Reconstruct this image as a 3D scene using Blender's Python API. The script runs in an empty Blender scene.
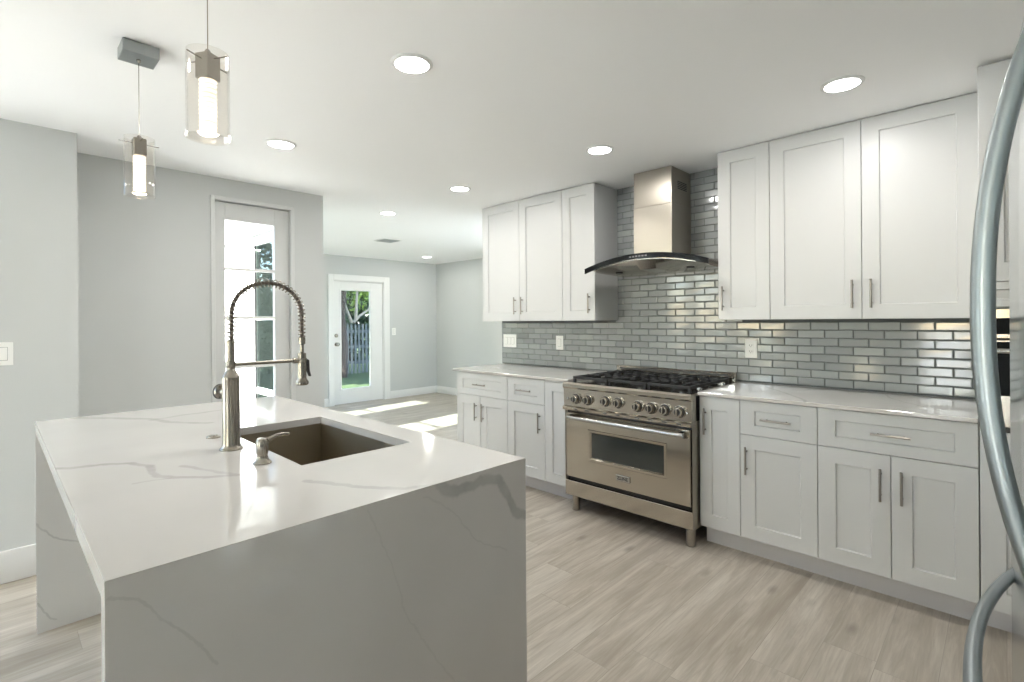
import bpy, bmesh, math, random
from mathutils import Vector, Matrix, Quaternion
random.seed(7)
S = bpy.context.scene
COL = S.collection
V = Vector

# ------------------------------------------------------------------ camera
FOC, YAW, ROLL, VH, HC = 505.81, math.radians(44.2456), math.radians(-0.4099), 320.56, 1.342
cam = bpy.data.cameras.new('camera')
cam.sensor_width = 36.0
cam.lens = FOC / 1024 * 36.0
cam.shift_y = -(341 - VH) / 1024
cam.clip_start = 0.02
cam.clip_end = 300
co = bpy.data.objects.new('camera', cam)
COL.objects.link(co)
fw = V((-math.sin(YAW), math.cos(YAW), 0)); rt = V((math.cos(YAW), math.sin(YAW), 0)); up = V((0, 0, 1))
cx = rt * math.cos(ROLL) + up * math.sin(ROLL)
cy = -rt * math.sin(ROLL) + up * math.cos(ROLL)
M = Matrix((cx, cy, -fw)).transposed().to_4x4()
M.translation = V((0, 0, HC))
co.matrix_world = M
S.camera = co

# ------------------------------------------------------------------ world, sun, exposure
S.view_settings.view_transform = 'Standard'
S.view_settings.look = 'None'
S.view_settings.gamma = 1.0
S.view_settings.use_curve_mapping = False
S.view_settings.exposure = 0.86
S.cycles.use_denoising = True
S.cycles.max_bounces = 14
S.cycles.diffuse_bounces = 8
S.cycles.glossy_bounces = 6
S.cycles.transmission_bounces = 8
S.cycles.transparent_max_bounces = 16
S.cycles.sample_clamp_indirect = 6.0
S.cycles.caustics_reflective = False
S.cycles.caustics_refractive = False

SKY_STRENGTH = 0.85
SUN_STRENGTH = 30.0
LAMP_W = 4.0
w = bpy.data.worlds.new('sky')
S.world = w
w.use_nodes = True
wn = w.node_tree
bg = wn.nodes['Background']
sky = wn.nodes.new('ShaderNodeTexSky')
sky.sky_type = 'NISHITA'
sky.sun_disc = False
sky.sun_elevation = math.radians(33.5)
sky.sun_rotation = math.radians(174)
sky.air_density = 0.8
wn.links.new(sky.outputs[0], bg.inputs[0])
bg.inputs[1].default_value = SKY_STRENGTH
sl = bpy.data.lights.new('sun', 'SUN')
sl.energy = SUN_STRENGTH
sl.angle = math.radians(0.6)
sl.color = (1.0, 0.97, 0.93)
so = bpy.data.objects.new('sun', sl)
COL.objects.link(so)
so.rotation_euler = V((-0.105, 1.0, -0.667)).to_track_quat('-Z', 'Y').to_euler()
so.location = (-5, -10, 8)


def portal(loc, rot, sx, sy):
    l = bpy.data.lights.new('daylight_portal', 'AREA')
    l.shape = 'RECTANGLE'; l.size = sx; l.size_y = sy
    l.cycles.is_portal = True
    o = bpy.data.objects.new('daylight_portal', l)
    COL.objects.link(o); o.location = loc; o.rotation_euler = rot


# portals sit in the openings that daylight comes through (they emit nothing)
R90 = math.pi / 2
portal((-3.80, -1.85, 1.16), (0, -R90, 0), 2.2, 1.25)
portal((-3.80, -.65, 1.16), (0, -R90, 0), 2.2, .75)      # window_left, light goes +X
portal((-.61, -2.66, 1.15), (R90, 0, 0), .6, 2.15)
portal((-3.2, -2.66, 1.15), (R90, 0, 0), .85, 2.15)       # back opening, light goes +Y
portal((-3.35, 5.94, 1.17), (-R90, 0, 0), 2.4, 2.2)       # added living-room windows
portal((-1.80, 4.9, 1.1), (0, R90, 0), 2.0, 1.0)
portal((-5.9, 1.84, 1.2), (R90, 0, 0), 2.1, 2.1)          # patio doors
portal((-4.22, 1.40, 1.2), (0, -R90, 0), 2.1, 0.4)        # kitchen french door


# ------------------------------------------------------------------ material helpers
ANISO_ROT = 0.0


class N:
    def __init__(s, name):
        s.m = bpy.data.materials.new(name); s.m.use_nodes = True
        s.t = s.m.node_tree; s.p = s.t.nodes['Principled BSDF']; s.out = s.t.nodes['Material Output']

    def new(s, k, **kw):
        n = s.t.nodes.new(k)
        for a, b in kw.items(): setattr(n, a, b)
        return n

    def link(s, a, b): s.t.links.new(a, b)

    def math(s, op, a, b=None, clamp=False):
        n = s.new('ShaderNodeMath', operation=op, use_clamp=clamp)
        for i, v in enumerate((a, b)):
            if v is None: continue
            if isinstance(v, (int, float)): n.inputs[i].default_value = v
            else: s.link(v, n.inputs[i])
        return n.outputs[0]

    def mix(s, f, a, b):
        n = s.new('ShaderNodeMix', data_type='RGBA')
        for i, v in ((0, f), (6, a), (7, b)):
            if isinstance(v, (int, float)): n.inputs[i].default_value = v
            elif isinstance(v, tuple): n.inputs[i].default_value = (*v, 1)
            else: s.link(v, n.inputs[i])
        return n.outputs[2]

    def coord(s, scale=(1, 1, 1), src='Object'):
        tc = s.new('ShaderNodeTexCoord'); mp = s.new('ShaderNodeMapping')
        mp.inputs['Scale'].default_value = scale
        s.link(tc.outputs[src], mp.inputs[0]); return mp.outputs[0]

    def noise(s, vec, scale, detail=3, rough=.5):
        n = s.new('ShaderNodeTexNoise'); n.inputs['Scale'].default_value = scale
        n.inputs['Detail'].default_value = detail; n.inputs['Roughness'].default_value = rough
        s.link(vec, n.inputs['Vector']); return n

    def ramp(s, fac, stops):
        r = s.new('ShaderNodeValToRGB'); e = r.color_ramp.elements
        while len(e) < len(stops): e.new(.5)
        for i, (p, c) in enumerate(stops):
            e[i].position = p; e[i].color = (*c, 1) if isinstance(c, tuple) else (c, c, c, 1)
        s.link(fac, r.inputs[0]); return r.outputs[0]

    def bump(s, h, strength=.2, dist=.01):
        b = s.new('ShaderNodeBump'); b.inputs['Strength'].default_value = strength
        b.inputs['Distance'].default_value = dist
        s.link(h, b.inputs['Height']); s.link(b.outputs[0], s.p.inputs['Normal'])

    def set(s, col=None, rough=.5, metal=0., spec=None, ior=None):
        if col is not None: s.p.inputs['Base Color'].default_value = (*col, 1)
        s.p.inputs['Roughness'].default_value = rough
        s.p.inputs['Metallic'].default_value = metal
        if spec is not None: s.p.inputs['Specular IOR Level'].default_value = spec
        if ior is not None: s.p.inputs['IOR'].default_value = ior
        return s


def paint(name, col, rough=.5, var=.03, nscale=6, bump=.03, spec=None):
    n = N(name).set(col, rough, spec=spec)
    t = n.noise(n.coord(), nscale, 4)
    a = tuple(c * (1 - var) for c in col); b = tuple(min(1, c * (1 + var)) for c in col)
    n.link(n.mix(t.outputs[0], a, b), n.p.inputs['Base Color'])
    if bump:
        t2 = n.noise(n.coord(), 220, 2); n.bump(t2.outputs[0], bump, .002)
    return n.m


def brushed(name, col, rough, axis, var=.10, aniso=0.):
    sc = {'x': (1.2, 700, 700), 'z': (700, 700, 1.2), 'y': (700, 1.2, 700)}[axis]
    n = N(name).set(col, rough, 1.0)
    t = n.noise(n.coord(sc), 1.0, 3)
    n.link(n.ramp(t.outputs[0], [(.3, rough - var * .3), (.7, rough + var * .4)]), n.p.inputs['Roughness'])
    n.link(n.mix(t.outputs[0], tuple(c * .97 for c in col), tuple(min(1, c * 1.03) for c in col)), n.p.inputs['Base Color'])
    if aniso:
        tg_ = n.new('ShaderNodeTangent', direction_type='UV_MAP', uv_map='UVMap')
        n.link(tg_.outputs[0], n.p.inputs['Tangent']); n.p.inputs['Anisotropic'].default_value = aniso
        n.p.inputs['Anisotropic Rotation'].default_value = ANISO_ROT
    return n.m


def glass(name, tint=(.96, .98, .97), ior=1.45, rough=0.0):
    n = N(name); n.t.nodes.remove(n.p)
    tr = n.new('ShaderNodeBsdfTransparent'); tr.inputs[0].default_value = (*tint, 1)
    gl = n.new('ShaderNodeBsdfGlossy'); gl.inputs['Roughness'].default_value = rough
    lw = n.new('ShaderNodeLayerWeight'); lw.inputs['Blend'].default_value = .5
    f0 = ((ior - 1) / (ior + 1)) ** 2
    frs = n.math('ADD', n.math('MULTIPLY', n.math('POWER', lw.outputs['Facing'], 5.0), 1 - f0), f0)
    ns = n.noise(n.coord(), 3.0, 1)
    bp = n.new('ShaderNodeBump'); bp.inputs['Strength'].default_value = .01
    n.link(ns.outputs[0], bp.inputs['Height']); n.link(bp.outputs[0], gl.inputs['Normal'])
    mx = n.new('ShaderNodeMixShader')
    n.link(frs, mx.inputs[0]); n.link(tr.outputs[0], mx.inputs[1]); n.link(gl.outputs[0], mx.inputs[2])
    n.link(mx.outputs[0], n.out.inputs[0])
    return n.m


def emit(name, col, strength):
    n = N(name)
    n.p.inputs['Base Color'].default_value = (.9, .9, .88, 1)
    n.p.inputs['Emission Color'].default_value = (*col, 1)
    n.p.inputs['Emission Strength'].default_value = strength
    return n.m


MAT = {}
MAT['wall'] = paint('grey_wall_paint', (.565, .58, .572), .6, .015, 1.2, .05)
MAT['ceiling'] = paint('white_ceiling_paint', (.92, .92, .92), .75, .01, 1.0, .05)
MAT['trim'] = paint('white_trim_paint', (.80, .80, .79), .35, .01, 3, 0)
MAT['cabinet'] = paint('white_cabinet_paint', (.585, .59, .583), .38, .012, 4, 0)
MAT['kick'] = paint('toe_kick_white', (.58, .565, .57), .5, .02, 4, 0)
MAT['doorgrey'] = paint('grey_door_paint', (.62, .63, .62), .4, .015, 3, 0)
MAT['exterior'] = paint('white_exterior_wall', (.86, .86, .85), .8, .03, 8, .2)
MAT['plastic'] = paint('white_switch_plastic', (.86, .86, .83), .35, .01, 9, 0)
MAT['gap'] = paint('grey_switch_gap', (.35, .35, .34), .6, .02, 9, 0)
MAT['slot'] = paint('dark_slot', (.05, .05, .05), .5, .05, 9, 0)
MAT['steel_x'] = brushed('brushed_steel_horizontal', (.52, .48, .42), .15, 'x', .05, .75)
MAT['steel_z'] = brushed('brushed_steel_vertical', (.44, .405, .35), .30, 'x', .05, .6)
MAT['steel_sink'] = brushed('sink_steel', (.36, .32, .25), .42, 'x')
MAT['nickel'] = brushed('brushed_nickel', (.30, .275, .235), .26, 'z', .06)
MAT['handle'] = brushed('nickel_pull', (.33, .31, .28), .33, 'z', .06)
MAT['fridge'] = brushed('fridge_steel', (.58, .61, .62), .16, 'y', .03)
MAT['fridge_handle'] = brushed('fridge_handle_steel', (.30, .33, .34), .36, 'z', .05)
MAT['chrome'] = brushed('satin_chrome', (.50, .50, .48), .2, 'x', .05)
MAT['canopy_steel'] = brushed('grey_satin_steel', (.34, .365, .365), .3, 'x', .05)
MAT['darksteel'] = paint('dark_range_body', (.014, .013, .012), .45, .1, 8, 0)
MAT['iron'] = paint('black_cast_iron', (.012, .012, .013), .55, .2, 60, .2)
MAT['black'] = paint('black_enamel', (.010, .010, .011), .18, .05, 9, 0)
MAT['blackglass'] = paint('black_glass', (.010, .011, .012), .08, .05, 9, 0, spec=.25)
MAT['ovenglass'] = paint('oven_window_glass', (.028, .036, .034), .04, .15, 3, 0, spec=.8)
MAT['rubber'] = paint('black_rubber', (.02, .02, .02), .7, .1, 30, 0)
MAT['hose'] = paint('brown_black_hose', (.10, .075, .06), .4, .1, 30, 0)
MAT['glass'] = glass('window_glass')
MAT['farglass'] = glass('clear_door_glass', (.93, .95, .94), 1.15)
MAT['patioglass'] = glass('tinted_patio_glass', (.60, .66, .64), 1.8)
MAT['lampglass'] = glass('clear_lamp_glass', (.975, .965, .95), 1.5)
MAT['led'] = emit('downlight_diffuser', (1.0, .98, .95), 9.0)
MAT['icons'] = paint('pale_printed_symbols', (.13, .13, .13), .5, .05, 9, 0)
MAT['concrete'] = paint('pale_patio_concrete', (.48, .47, .45), .85, .1, 3, .3)
MAT['paving'] = paint('pale_paving', (.78, .77, .74), .85, .05, 2, .2)
MAT['bark'] = paint('brown_tree_bark', (.035, .026, .02), .9, .4, 18, .6)
MAT['branch'] = paint('pale_branch_bark', (.22, .20, .16), .9, .2, 18, .3)
MAT['fence'] = paint('weathered_fence_boards', (.085, .10, .10), .85, .18, 9, .3)


def m_leaf(name, c1, c2):
    n = N(name).set(c1, .55)
    t = n.noise(n.coord(), 2.2, 3)
    n.link(n.ramp(t.outputs[0], [(.35, c1), (.65, c2)]), n.p.inputs['Base Color'])
    return n.m


MAT['leaf_dark'] = m_leaf('dark_green_leaves', (.010, .020, .008), (.028, .055, .016))
MAT['leaf_bright'] = m_leaf('bright_green_leaves', (.05, .11, .015), (.16, .24, .04))


def m_grass():
    n = N('short_green_grass').set((.1, .2, .05), .9)
    t = n.noise(n.coord(), 3.0, 5); t2 = n.noise(n.coord(), 60, 3)
    a = n.ramp(t.outputs[0], [(.35, (.016, .045, .009)), (.65, (.045, .085, .018))])
    n.link(n.mix(n.math('MULTIPLY', t2.outputs[0], .4), a, (.07, .085, .03)), n.p.inputs['Base Color'])
    n.bump(t2.outputs[0], .8, .05)
    return n.m


MAT['grass'] = m_grass()


def m_floor():
    n = N('greige_vinyl_planks').set((.5, .45, .4), .38, spec=.45)
    tc = n.new('ShaderNodeTexCoord')
    sp = n.new('ShaderNodeSeparateXYZ'); n.link(tc.outputs['Object'], sp.inputs[0])
    cb = n.new('ShaderNodeCombineXYZ')
    rowi = n.math('FLOOR', n.math('DIVIDE', sp.outputs[0], .182))
    wh = n.new('ShaderNodeTexWhiteNoise', noise_dimensions='1D'); n.link(rowi, wh.inputs['W'])
    n.link(n.math('ADD', sp.outputs[1], n.math('MULTIPLY', wh.outputs['Value'], 1.22)), cb.inputs[0]); n.link(sp.outputs[0], cb.inputs[1])
    br = n.new('ShaderNodeTexBrick', offset=0.0, offset_frequency=2)
    n.link(cb.outputs[0], br.inputs['Vector'])
    br.inputs['Color1'].default_value = (0, 0, 0, 1); br.inputs['Color2'].default_value = (1, 1, 1, 1)
    br.inputs['Mortar'].default_value = (.5, .5, .5, 1)
    br.inputs['Scale'].default_value = 1
    br.inputs['Mortar Size'].default_value = .0012; br.inputs['Mortar Smooth'].default_value = .1
    br.inputs['Brick Width'].default_value = 1.22; br.inputs['Row Height'].default_value = .182
    sc = n.new('ShaderNodeSeparateColor'); n.link(br.outputs['Color'], sc.inputs[0])
    rnd = sc.outputs[0]
    offv = n.new('ShaderNodeCombineXYZ')
    n.link(n.math('MULTIPLY', rowi, 3.7), offv.inputs[0]); n.link(n.math('MULTIPLY', rnd, 23.0), offv.inputs[1])
    n.link(n.math('MULTIPLY', rnd, 7.0), offv.inputs[2])
    va = n.new('ShaderNodeVectorMath', operation='ADD'); n.link(tc.outputs['Object'], va.inputs[0]); n.link(offv.outputs[0], va.inputs[1])

    def sub(scale):
        mp = n.new('ShaderNodeMapping'); mp.inputs['Scale'].default_value = scale
        n.link(va.outputs[0], mp.inputs[0]); return mp.outputs[0]
    g1 = n.noise(sub((15, 1.5, 1)), 1.0, 8, .62)
    g1.inputs['Distortion'].default_value = 1.1
    g2 = n.noise(sub((4.5, 1.0, 1)), 1.0, 4, .55)
    g2.inputs['Distortion'].default_value = .3
    g3 = n.noise(sub((120, 5, 1)), 1.0, 3, .6)
    base = n.ramp(g2.outputs[0], [(.30, (.35, .303, .243)), (.5, (.455, .405, .338)), (.70, (.56, .515, .445))])
    dark = n.ramp(g1.outputs[0], [(.38, 1.0), (.54, 0.0)])
    lite = n.ramp(g1.outputs[0], [(.52, 0.0), (.68, 1.0)])
    c = n.mix(n.math('MULTIPLY', dark, .36), base, (.25, .20, .15))
    c = n.mix(n.math('MULTIPLY', lite, .35), c, (.70, .65, .565))
    c = n.mix(n.math('MULTIPLY', n.math('SUBTRACT', g3.outputs[0], .42, True), 1.1), c, (.22, .185, .15))
    vo = n.new('ShaderNodeTexVoronoi'); vo.inputs['Scale'].default_value = 1.0; n.link(sub((7.0, 2.8, 1)), vo.inputs['Vector'])
    vs_ = n.new('ShaderNodeSeparateColor'); n.link(vo.outputs['Color'], vs_.inputs[0])
    kn = n.math('MULTIPLY', n.ramp(vo.outputs['Distance'], [(.04, 1.0), (.19, 0.0)]), n.math('GREATER_THAN', vs_.outputs[0], .62))
    c = n.mix(n.math('MULTIPLY', kn, .6), c, (.17, .135, .105))
    c = n.mix(n.math('MULTIPLY', rnd, .14), c, (.64, .60, .53))
    c = n.mix(n.math('MULTIPLY', br.outputs['Fac'], .35), c, (.17, .145, .12))
    n.link(c, n.p.inputs['Base Color'])
    n.bump(n.math('SUBTRACT', n.math('MULTIPLY', g3.outputs[0], .3), br.outputs['Fac']), .15, .002)
    return n.m


MAT['floor'] = m_floor()


def seg_group():
    g = bpy.data.node_groups.new('vein_segment', 'ShaderNodeTree')
    itf = g.interface
    for nm, ty in (('P', 'NodeSocketVector'), ('A', 'NodeSocketVector'), ('B', 'NodeSocketVector'), ('R', 'NodeSocketFloat')):
        itf.new_socket(nm, in_out='INPUT', socket_type=ty)
    itf.new_socket('Mask', in_out='OUTPUT', socket_type='NodeSocketFloat')
    gi = g.nodes.new('NodeGroupInput'); go = g.nodes.new('NodeGroupOutput')
    L = g.links.new

    def vm(op, a, b):
        n = g.nodes.new('ShaderNodeVectorMath'); n.operation = op
        L(a, n.inputs[0])
        if b is not None: L(b, n.inputs[1])
        return n

    def sm(op, a, b, clamp=False):
        n = g.nodes.new('ShaderNodeMath'); n.operation = op; n.use_clamp = clamp
        for i, v in enumerate((a, b)):
            if isinstance(v, (int, float)): n.inputs[i].default_value = v
            else: L(v, n.inputs[i])
        return n.outputs[0]
    ab = vm('SUBTRACT', gi.outputs['B'], gi.outputs['A']).outputs[0]
    ap = vm('SUBTRACT', gi.outputs['P'], gi.outputs['A']).outputs[0]
    h = sm('DIVIDE', vm('DOT_PRODUCT', ap, ab).outputs['Value'], vm('DOT_PRODUCT', ab, ab).outputs['Value'], True)
    sc = g.nodes.new('ShaderNodeVectorMath'); sc.operation = 'SCALE'; L(ab, sc.inputs[0]); L(h, sc.inputs['Scale'])
    d = vm('LENGTH', vm('SUBTRACT', ap, sc.outputs[0]).outputs[0], None).outputs['Value']
    q = sm('DIVIDE', d, gi.outputs['R'])
    mr = g.nodes.new('ShaderNodeMapRange'); mr.interpolation_type = 'SMOOTHSTEP'
    L(q, mr.inputs[0]); mr.inputs[1].default_value = .55; mr.inputs[2].default_value = 1.25
    mr.inputs[3].default_value = 1; mr.inputs[4].default_value = 0
    L(mr.outputs[0], go.inputs[0])
    return g


SEG = seg_group()


def m_quartz(name, veins, plane='z'):
    """veins: list of (points3d, radius, strength)"""
    n = N(name).set((.75, .73, .70), .09, spec=.55)
    P = n.coord()
    wn1 = n.noise(P, 9.0, 4, .6)
    cen = n.new('ShaderNodeVectorMath', operation='SUBTRACT'); n.link(wn1.outputs[1], cen.inputs[0]); cen.inputs[1].default_value = (.5, .5, .5)
    scl = n.new('ShaderNodeVectorMath', operation='MULTIPLY'); n.link(cen.outputs[0], scl.inputs[0]); scl.inputs[1].default_value = tuple(0 if a_ == plane else .05 for a_ in 'xyz')
    add = n.new('ShaderNodeVectorMath', operation='ADD'); n.link(P, add.inputs[0]); n.link(scl.outputs[0], add.inputs[1])
    Q = add.outputs[0]
    soft = n.noise(P, 2.2, 3)
    col = n.ramp(soft.outputs[0], [(.35, (.565, .543, .515)), (.65, (.60, .578, .55))])
    brk = n.noise(P, 14.0, 3)
    for pts, r, st in veins:
        acc = None
        for a, b in zip(pts[:-1], pts[1:]):
            gn = n.new('ShaderNodeGroup'); gn.node_tree = SEG
            n.link(Q, gn.inputs['P']); gn.inputs['A'].default_value = a; gn.inputs['B'].default_value = b
            gn.inputs['R'].default_value = r
            acc = gn.outputs[0] if acc is None else n.math('MAXIMUM', acc, gn.outputs[0])
        f = n.math('MULTIPLY', acc, n.math('MULTIPLY', n.ramp(brk.outputs[0], [(.3, .55), (.6, 1.0)]), st))
        col = n.mix(f, col, (.33, .32, .30))
    n.link(col, n.p.inputs['Base Color'])
    return n.m


def xy(pts, z=.914): return [(x, y, z) for x, y in pts]
def yz(pts, x): return [(x, y, z) for y, z in pts]


TOPV = [
    (xy([(-2.031, .104), (-1.98, .169), (-1.97, .23), (-1.917, .298), (-1.835, .323), (-1.71, .321), (-1.658, .342), (-1.58, .403), (-1.548, .471)]), .012, .55),
    (xy([(-1.664, .258), (-1.661, .312), (-1.648, .34)]), .006, .4),
    (xy([(-1.761, .391), (-1.661, .435), (-1.566, .465)]), .010, .4),
    (xy([(-3.096, .204), (-2.897, .37), (-2.727, .497), (-2.59, .527), (-2.438, .64)]), .018, .45),
    (xy([(-2.702, .492), (-2.74, .628), (-2.747, .779)]), .014, .4),
    (xy([(-1.349, .592), (-1.243, .644), (-1.15, .686), (-1.095, .737), (-1.067, .808)]), .012, .45),
]
PANV = [
    (yz([(.80, .93), (.83, .895), (.879, .877), (.93, .884), (.971, .892), (1.036, .870), (1.07, .808), (1.096, .764), (1.157, .734)], -1.07), .016, .72),
    (yz([(.132, .883), (.177, .854), (.216, .814), (.25, .767), (.271, .737), (.291, .703)], -1.07), .003, .28),
    (yz([(.611, .902), (.638, .831), (.683, .716), (.70, .648), (.767, .526), (.819, .437), (.86, .37), (.90, .25)], -1.07), .0025, .16),
    (yz([(.77, .89), (.83, .859), (.879, .812), (.938, .738), (.977, .702), (1.068, .66)], -1.07), .0025, .2),
    (yz([(.13, .50), (.20, .44), (.33, .40), (.5, .30)], -1.07), .002, .15),
]
FARV = [
    (yz([(.13, .474), (.148, .441), (.183, .404), (.218, .381), (.265, .354), (.4, .30)], -3.005), .0045, .5),
    (yz([(.131, .135), (.161, .092), (.187, .039)], -3.005), .0045, .5),
]
CTRV = [
    (xy([(-1.15, 3.55), (-1.05, 3.35), (-.86, 3.12), (-.76, 2.98), (-.73, 2.88)]), .008, .45),
    (xy([(-.5, 3.55), (-.42, 3.3), (-.2, 3.0)]), .006, .3),
]
CTLV = [
    (xy([(-3.5, 3.0), (-3.3, 3.2), (-2.9, 3.1), (-2.5, 3.4)]), .010, .4),
    ([(-3.6, 2.893, .905), (-3.3, 2.893, .902), (-3.0, 2.893, .908)], .012, .6),
]
MAT['quartz_top'] = m_quartz('veined_quartz_top', TOPV)
MAT['quartz_panel'] = m_quartz('veined_quartz_panel', PANV, 'x')
MAT['quartz_far'] = m_quartz('veined_quartz_far_panel', FARV, 'x')
MAT['quartz_right'] = m_quartz('veined_quartz_right', CTRV)
MAT['quartz_left'] = m_quartz('veined_quartz_left', CTLV)


def m_tile():
    n = N('grey_glass_tile').set((.36, .38, .375), .12, spec=.5)
    at = n.new('ShaderNodeAttribute', attribute_name='tone')
    t = n.noise(n.coord(), 9, 3)
    c = n.mix(at.outputs['Fac'], (.285, .305, .305), (.40, .42, .415))
    c = n.mix(n.math('MULTIPLY', t.outputs[0], .35), c, (.30, .32, .315))
    n.link(c, n.p.inputs['Base Color'])
    n.p.inputs['Coat Weight'].default_value = .35
    n.p.inputs['Coat Roughness'].default_value = .03
    return n.m


MAT['tile'] = m_tile()
MAT['grout'] = paint('grey_grout', (.15, .165, .165), .9, .08, 40, .2)


# ------------------------------------------------------------------ mesh builder
class MB:
    def __init__(s, org=(0, 0, 0)):
        s.bm = bmesh.new(); s.o = V(org); s.mi = 0

    def _merge(s, t):
        for f in t.faces: f.material_index = s.mi
        me = bpy.data.meshes.new('tmp'); t.to_mesh(me); t.free()
        s.bm.from_mesh(me); bpy.data.meshes.remove(me)

    def box(s, x0, x1, y0, y1, z0, z1, bev=0., seg=1):
        t = bmesh.new()
        bmesh.ops.create_cube(t, size=1)
        for v in t.verts:
            v.co = V(((x0 + x1) / 2 + v.co.x * (x1 - x0), (y0 + y1) / 2 + v.co.y * (y1 - y0), (z0 + z1) / 2 + v.co.z * (z1 - z0))) - s.o
        if bev: bmesh.ops.bevel(t, geom=t.edges[:], offset=bev, segments=seg, affect='EDGES', profile=.5)
        s._merge(t); return s

    def raw(s, verts, faces):
        t = bmesh.new(); vs = [t.verts.new(V(v) - s.o) for v in verts]
        for f in faces:
            try: t.faces.new([vs[i] for i in f])
            except ValueError: pass
        bmesh.ops.recalc_face_normals(t, faces=t.faces[:])
        s._merge(t); return s

    def tube(s, pts, rad, n=12, cap=True, closed=False, flat=None):
        """rad: number or list; flat=(vec, k) squashes the section along vec by k"""
        pts = [V(p) for p in pts]; m = len(pts)
        rad = [rad] * m if isinstance(rad, (int, float)) else list(rad)
        t = bmesh.new(); rings = []
        tan = []
        for i in range(m):
            a = pts[i - 1] if (i or closed) else pts[i]; b = pts[(i + 1) % m] if (i < m - 1 or closed) else pts[i]
            tan.append((b - a).normalized())
        ref = V((0, 0, 1)) if abs(tan[0].z) < .9 else V((1, 0, 0))
        u = (ref - tan[0] * ref.dot(tan[0])).normalized()
        for i in range(m):
            if i:
                q = tan[i - 1].rotation_difference(tan[i]); u = q @ u
                u = (u - tan[i] * u.dot(tan[i])).normalized()
            w_ = tan[i].cross(u)
            ring = []
            for k in range(n):
                a = 2 * math.pi * k / n
                d = u * math.cos(a) + w_ * math.sin(a)
                if flat: d = d - flat[0] * (d.dot(flat[0]) * (1 - flat[1]))
                ring.append(t.verts.new(pts[i] + d * rad[i] - s.o))
            rings.append(ring)
        for i in range(m if closed else m - 1):
            a, b = rings[i], rings[(i + 1) % m]
            for k in range(n): t.faces.new((a[k], a[(k + 1) % n], b[(k + 1) % n], b[k]))
        if cap and not closed:
            t.faces.new(rings[0][::-1]); t.faces.new(rings[-1])
        bmesh.ops.recalc_face_normals(t, faces=t.faces[:])
        s._merge(t); return s

    def cyl(s, p0, p1, r0, r1=None, n=24):
        return s.tube([p0, p1], [r0, r0 if r1 is None else r1], n)

    def lathe(s, prof, c, axis=(0, 0, 1), n=28, ring=False):
        """prof: list of (r, h) along axis from c; closed with caps"""
        ax = V(axis).normalized(); c = V(c)
        ref = V((1, 0, 0)) if abs(ax.x) < .9 else V((0, 1, 0))
        u = (ref - ax * ref.dot(ax)).normalized(); w_ = ax.cross(u)
        t = bmesh.new(); rings = []
        for r, h in prof:
            r = max(r, 1e-4)
            rings.append([t.verts.new(c + ax * h + (u * math.cos(2 * math.pi * k / n) + w_ * math.sin(2 * math.pi * k / n)) * r - s.o) for k in range(n)])
        for a, b in zip(rings[:-1], rings[1:]):
            for k in range(n): t.faces.new((a[k], a[(k + 1) % n], b[(k + 1) % n], b[k]))
        if ring:
            a, b = rings[-1], rings[0]
            for k in range(n): t.faces.new((a[k], a[(k + 1) % n], b[(k + 1) % n], b[k]))
        else:
            t.faces.new(rings[0][::-1]); t.faces.new(rings[-1])
        bmesh.ops.recalc_face_normals(t, faces=t.faces[:])
        s._merge(t); return s

    def prism(s, outline, axis, a0, a1):
        """outline: 2-D points in the plane across axis ('x': (y,z), 'y': (x,z), 'z': (x,y))"""
        def mk(p, a): return {'x': (a, p[0], p[1]), 'y': (p[0], a, p[1]), 'z': (p[0], p[1], a)}[axis]
        n = len(outline)
        vs = [mk(p, a0) for p in outline] + [mk(p, a1) for p in outline]
        fs = [tuple(range(n))[::-1], tuple(range(n, 2 * n))] + [(i, (i + 1) % n, n + (i + 1) % n, n + i) for i in range(n)]
        return s.raw(vs, fs)

    def build(s, name, mat, parent=None, angle=35, loc=None):
        me = bpy.data.meshes.new(name)
        s.bm.to_mesh(me); s.bm.free()
        uv = me.uv_layers.new(name='UVMap')
        for p in me.polygons:
            nx, ny, nz = (abs(c_) for c_ in p.normal)
            for li in p.loop_indices:
                c_ = me.vertices[me.loops[li].vertex_index].co
                uv.data[li].uv = (c_.y, c_.z) if nx > ny and nx > nz else ((c_.x, c_.z) if ny > nz else (c_.x, c_.y))
        for m_ in (mat if isinstance(mat, (list, tuple)) else [mat]):
            me.materials.append(MAT[m_] if isinstance(m_, str) else m_)
        for p in me.polygons: p.use_smooth = True
        me.set_sharp_from_angle(angle=math.radians(angle))
        o = bpy.data.objects.new(name, me); COL.objects.link(o)
        if parent is not None: o.parent = parent
        elif s.o.length > 0 and loc is None: o.location = s.o
        if loc is not None: o.location = loc
        return o


def tag(o, label, cat, group=None):
    o['label'] = label; o['category'] = cat
    if group: o['group'] = group
    return o


def thing(name, loc, label, cat, group=None, rz=0.):
    o = bpy.data.objects.new(name, None); COL.objects.link(o)
    o.empty_display_size = .1; o.location = loc; o.rotation_euler = (0, 0, rz)
    return tag(o, label, cat, group)


def struct(o):
    o['kind'] = 'structure'; return o


def copy_tree(o, parent=None):
    c = o.copy(); COL.objects.link(c)
    if parent is not None: c.parent = parent
    for ch in list(o.children): copy_tree(ch, c)
    return c


# ------------------------------------------------------------------ room shell
CE = 2.41
XL, XD, XF, Y2, YW = -3.725, -4.138, -7.665, 5.831, 3.58
XR, YB = 0.82, -2.6
def slab(z0, z1):
    m_ = MB(); out = [(XF - .15, 1.83), (XD - .14, 1.83), (XD - .14, YB - .1), (XR + .15, YB - .1), (XR + .15, Y2 + .15), (XF - .15, Y2 + .15)]
    return m_.prism(out, 'z', z0, z1)


struct(slab(-.10, 0).build('floor', 'floor'))
struct(slab(CE, CE + .18).build('ceiling', 'ceiling'))
E_ = .0


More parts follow.
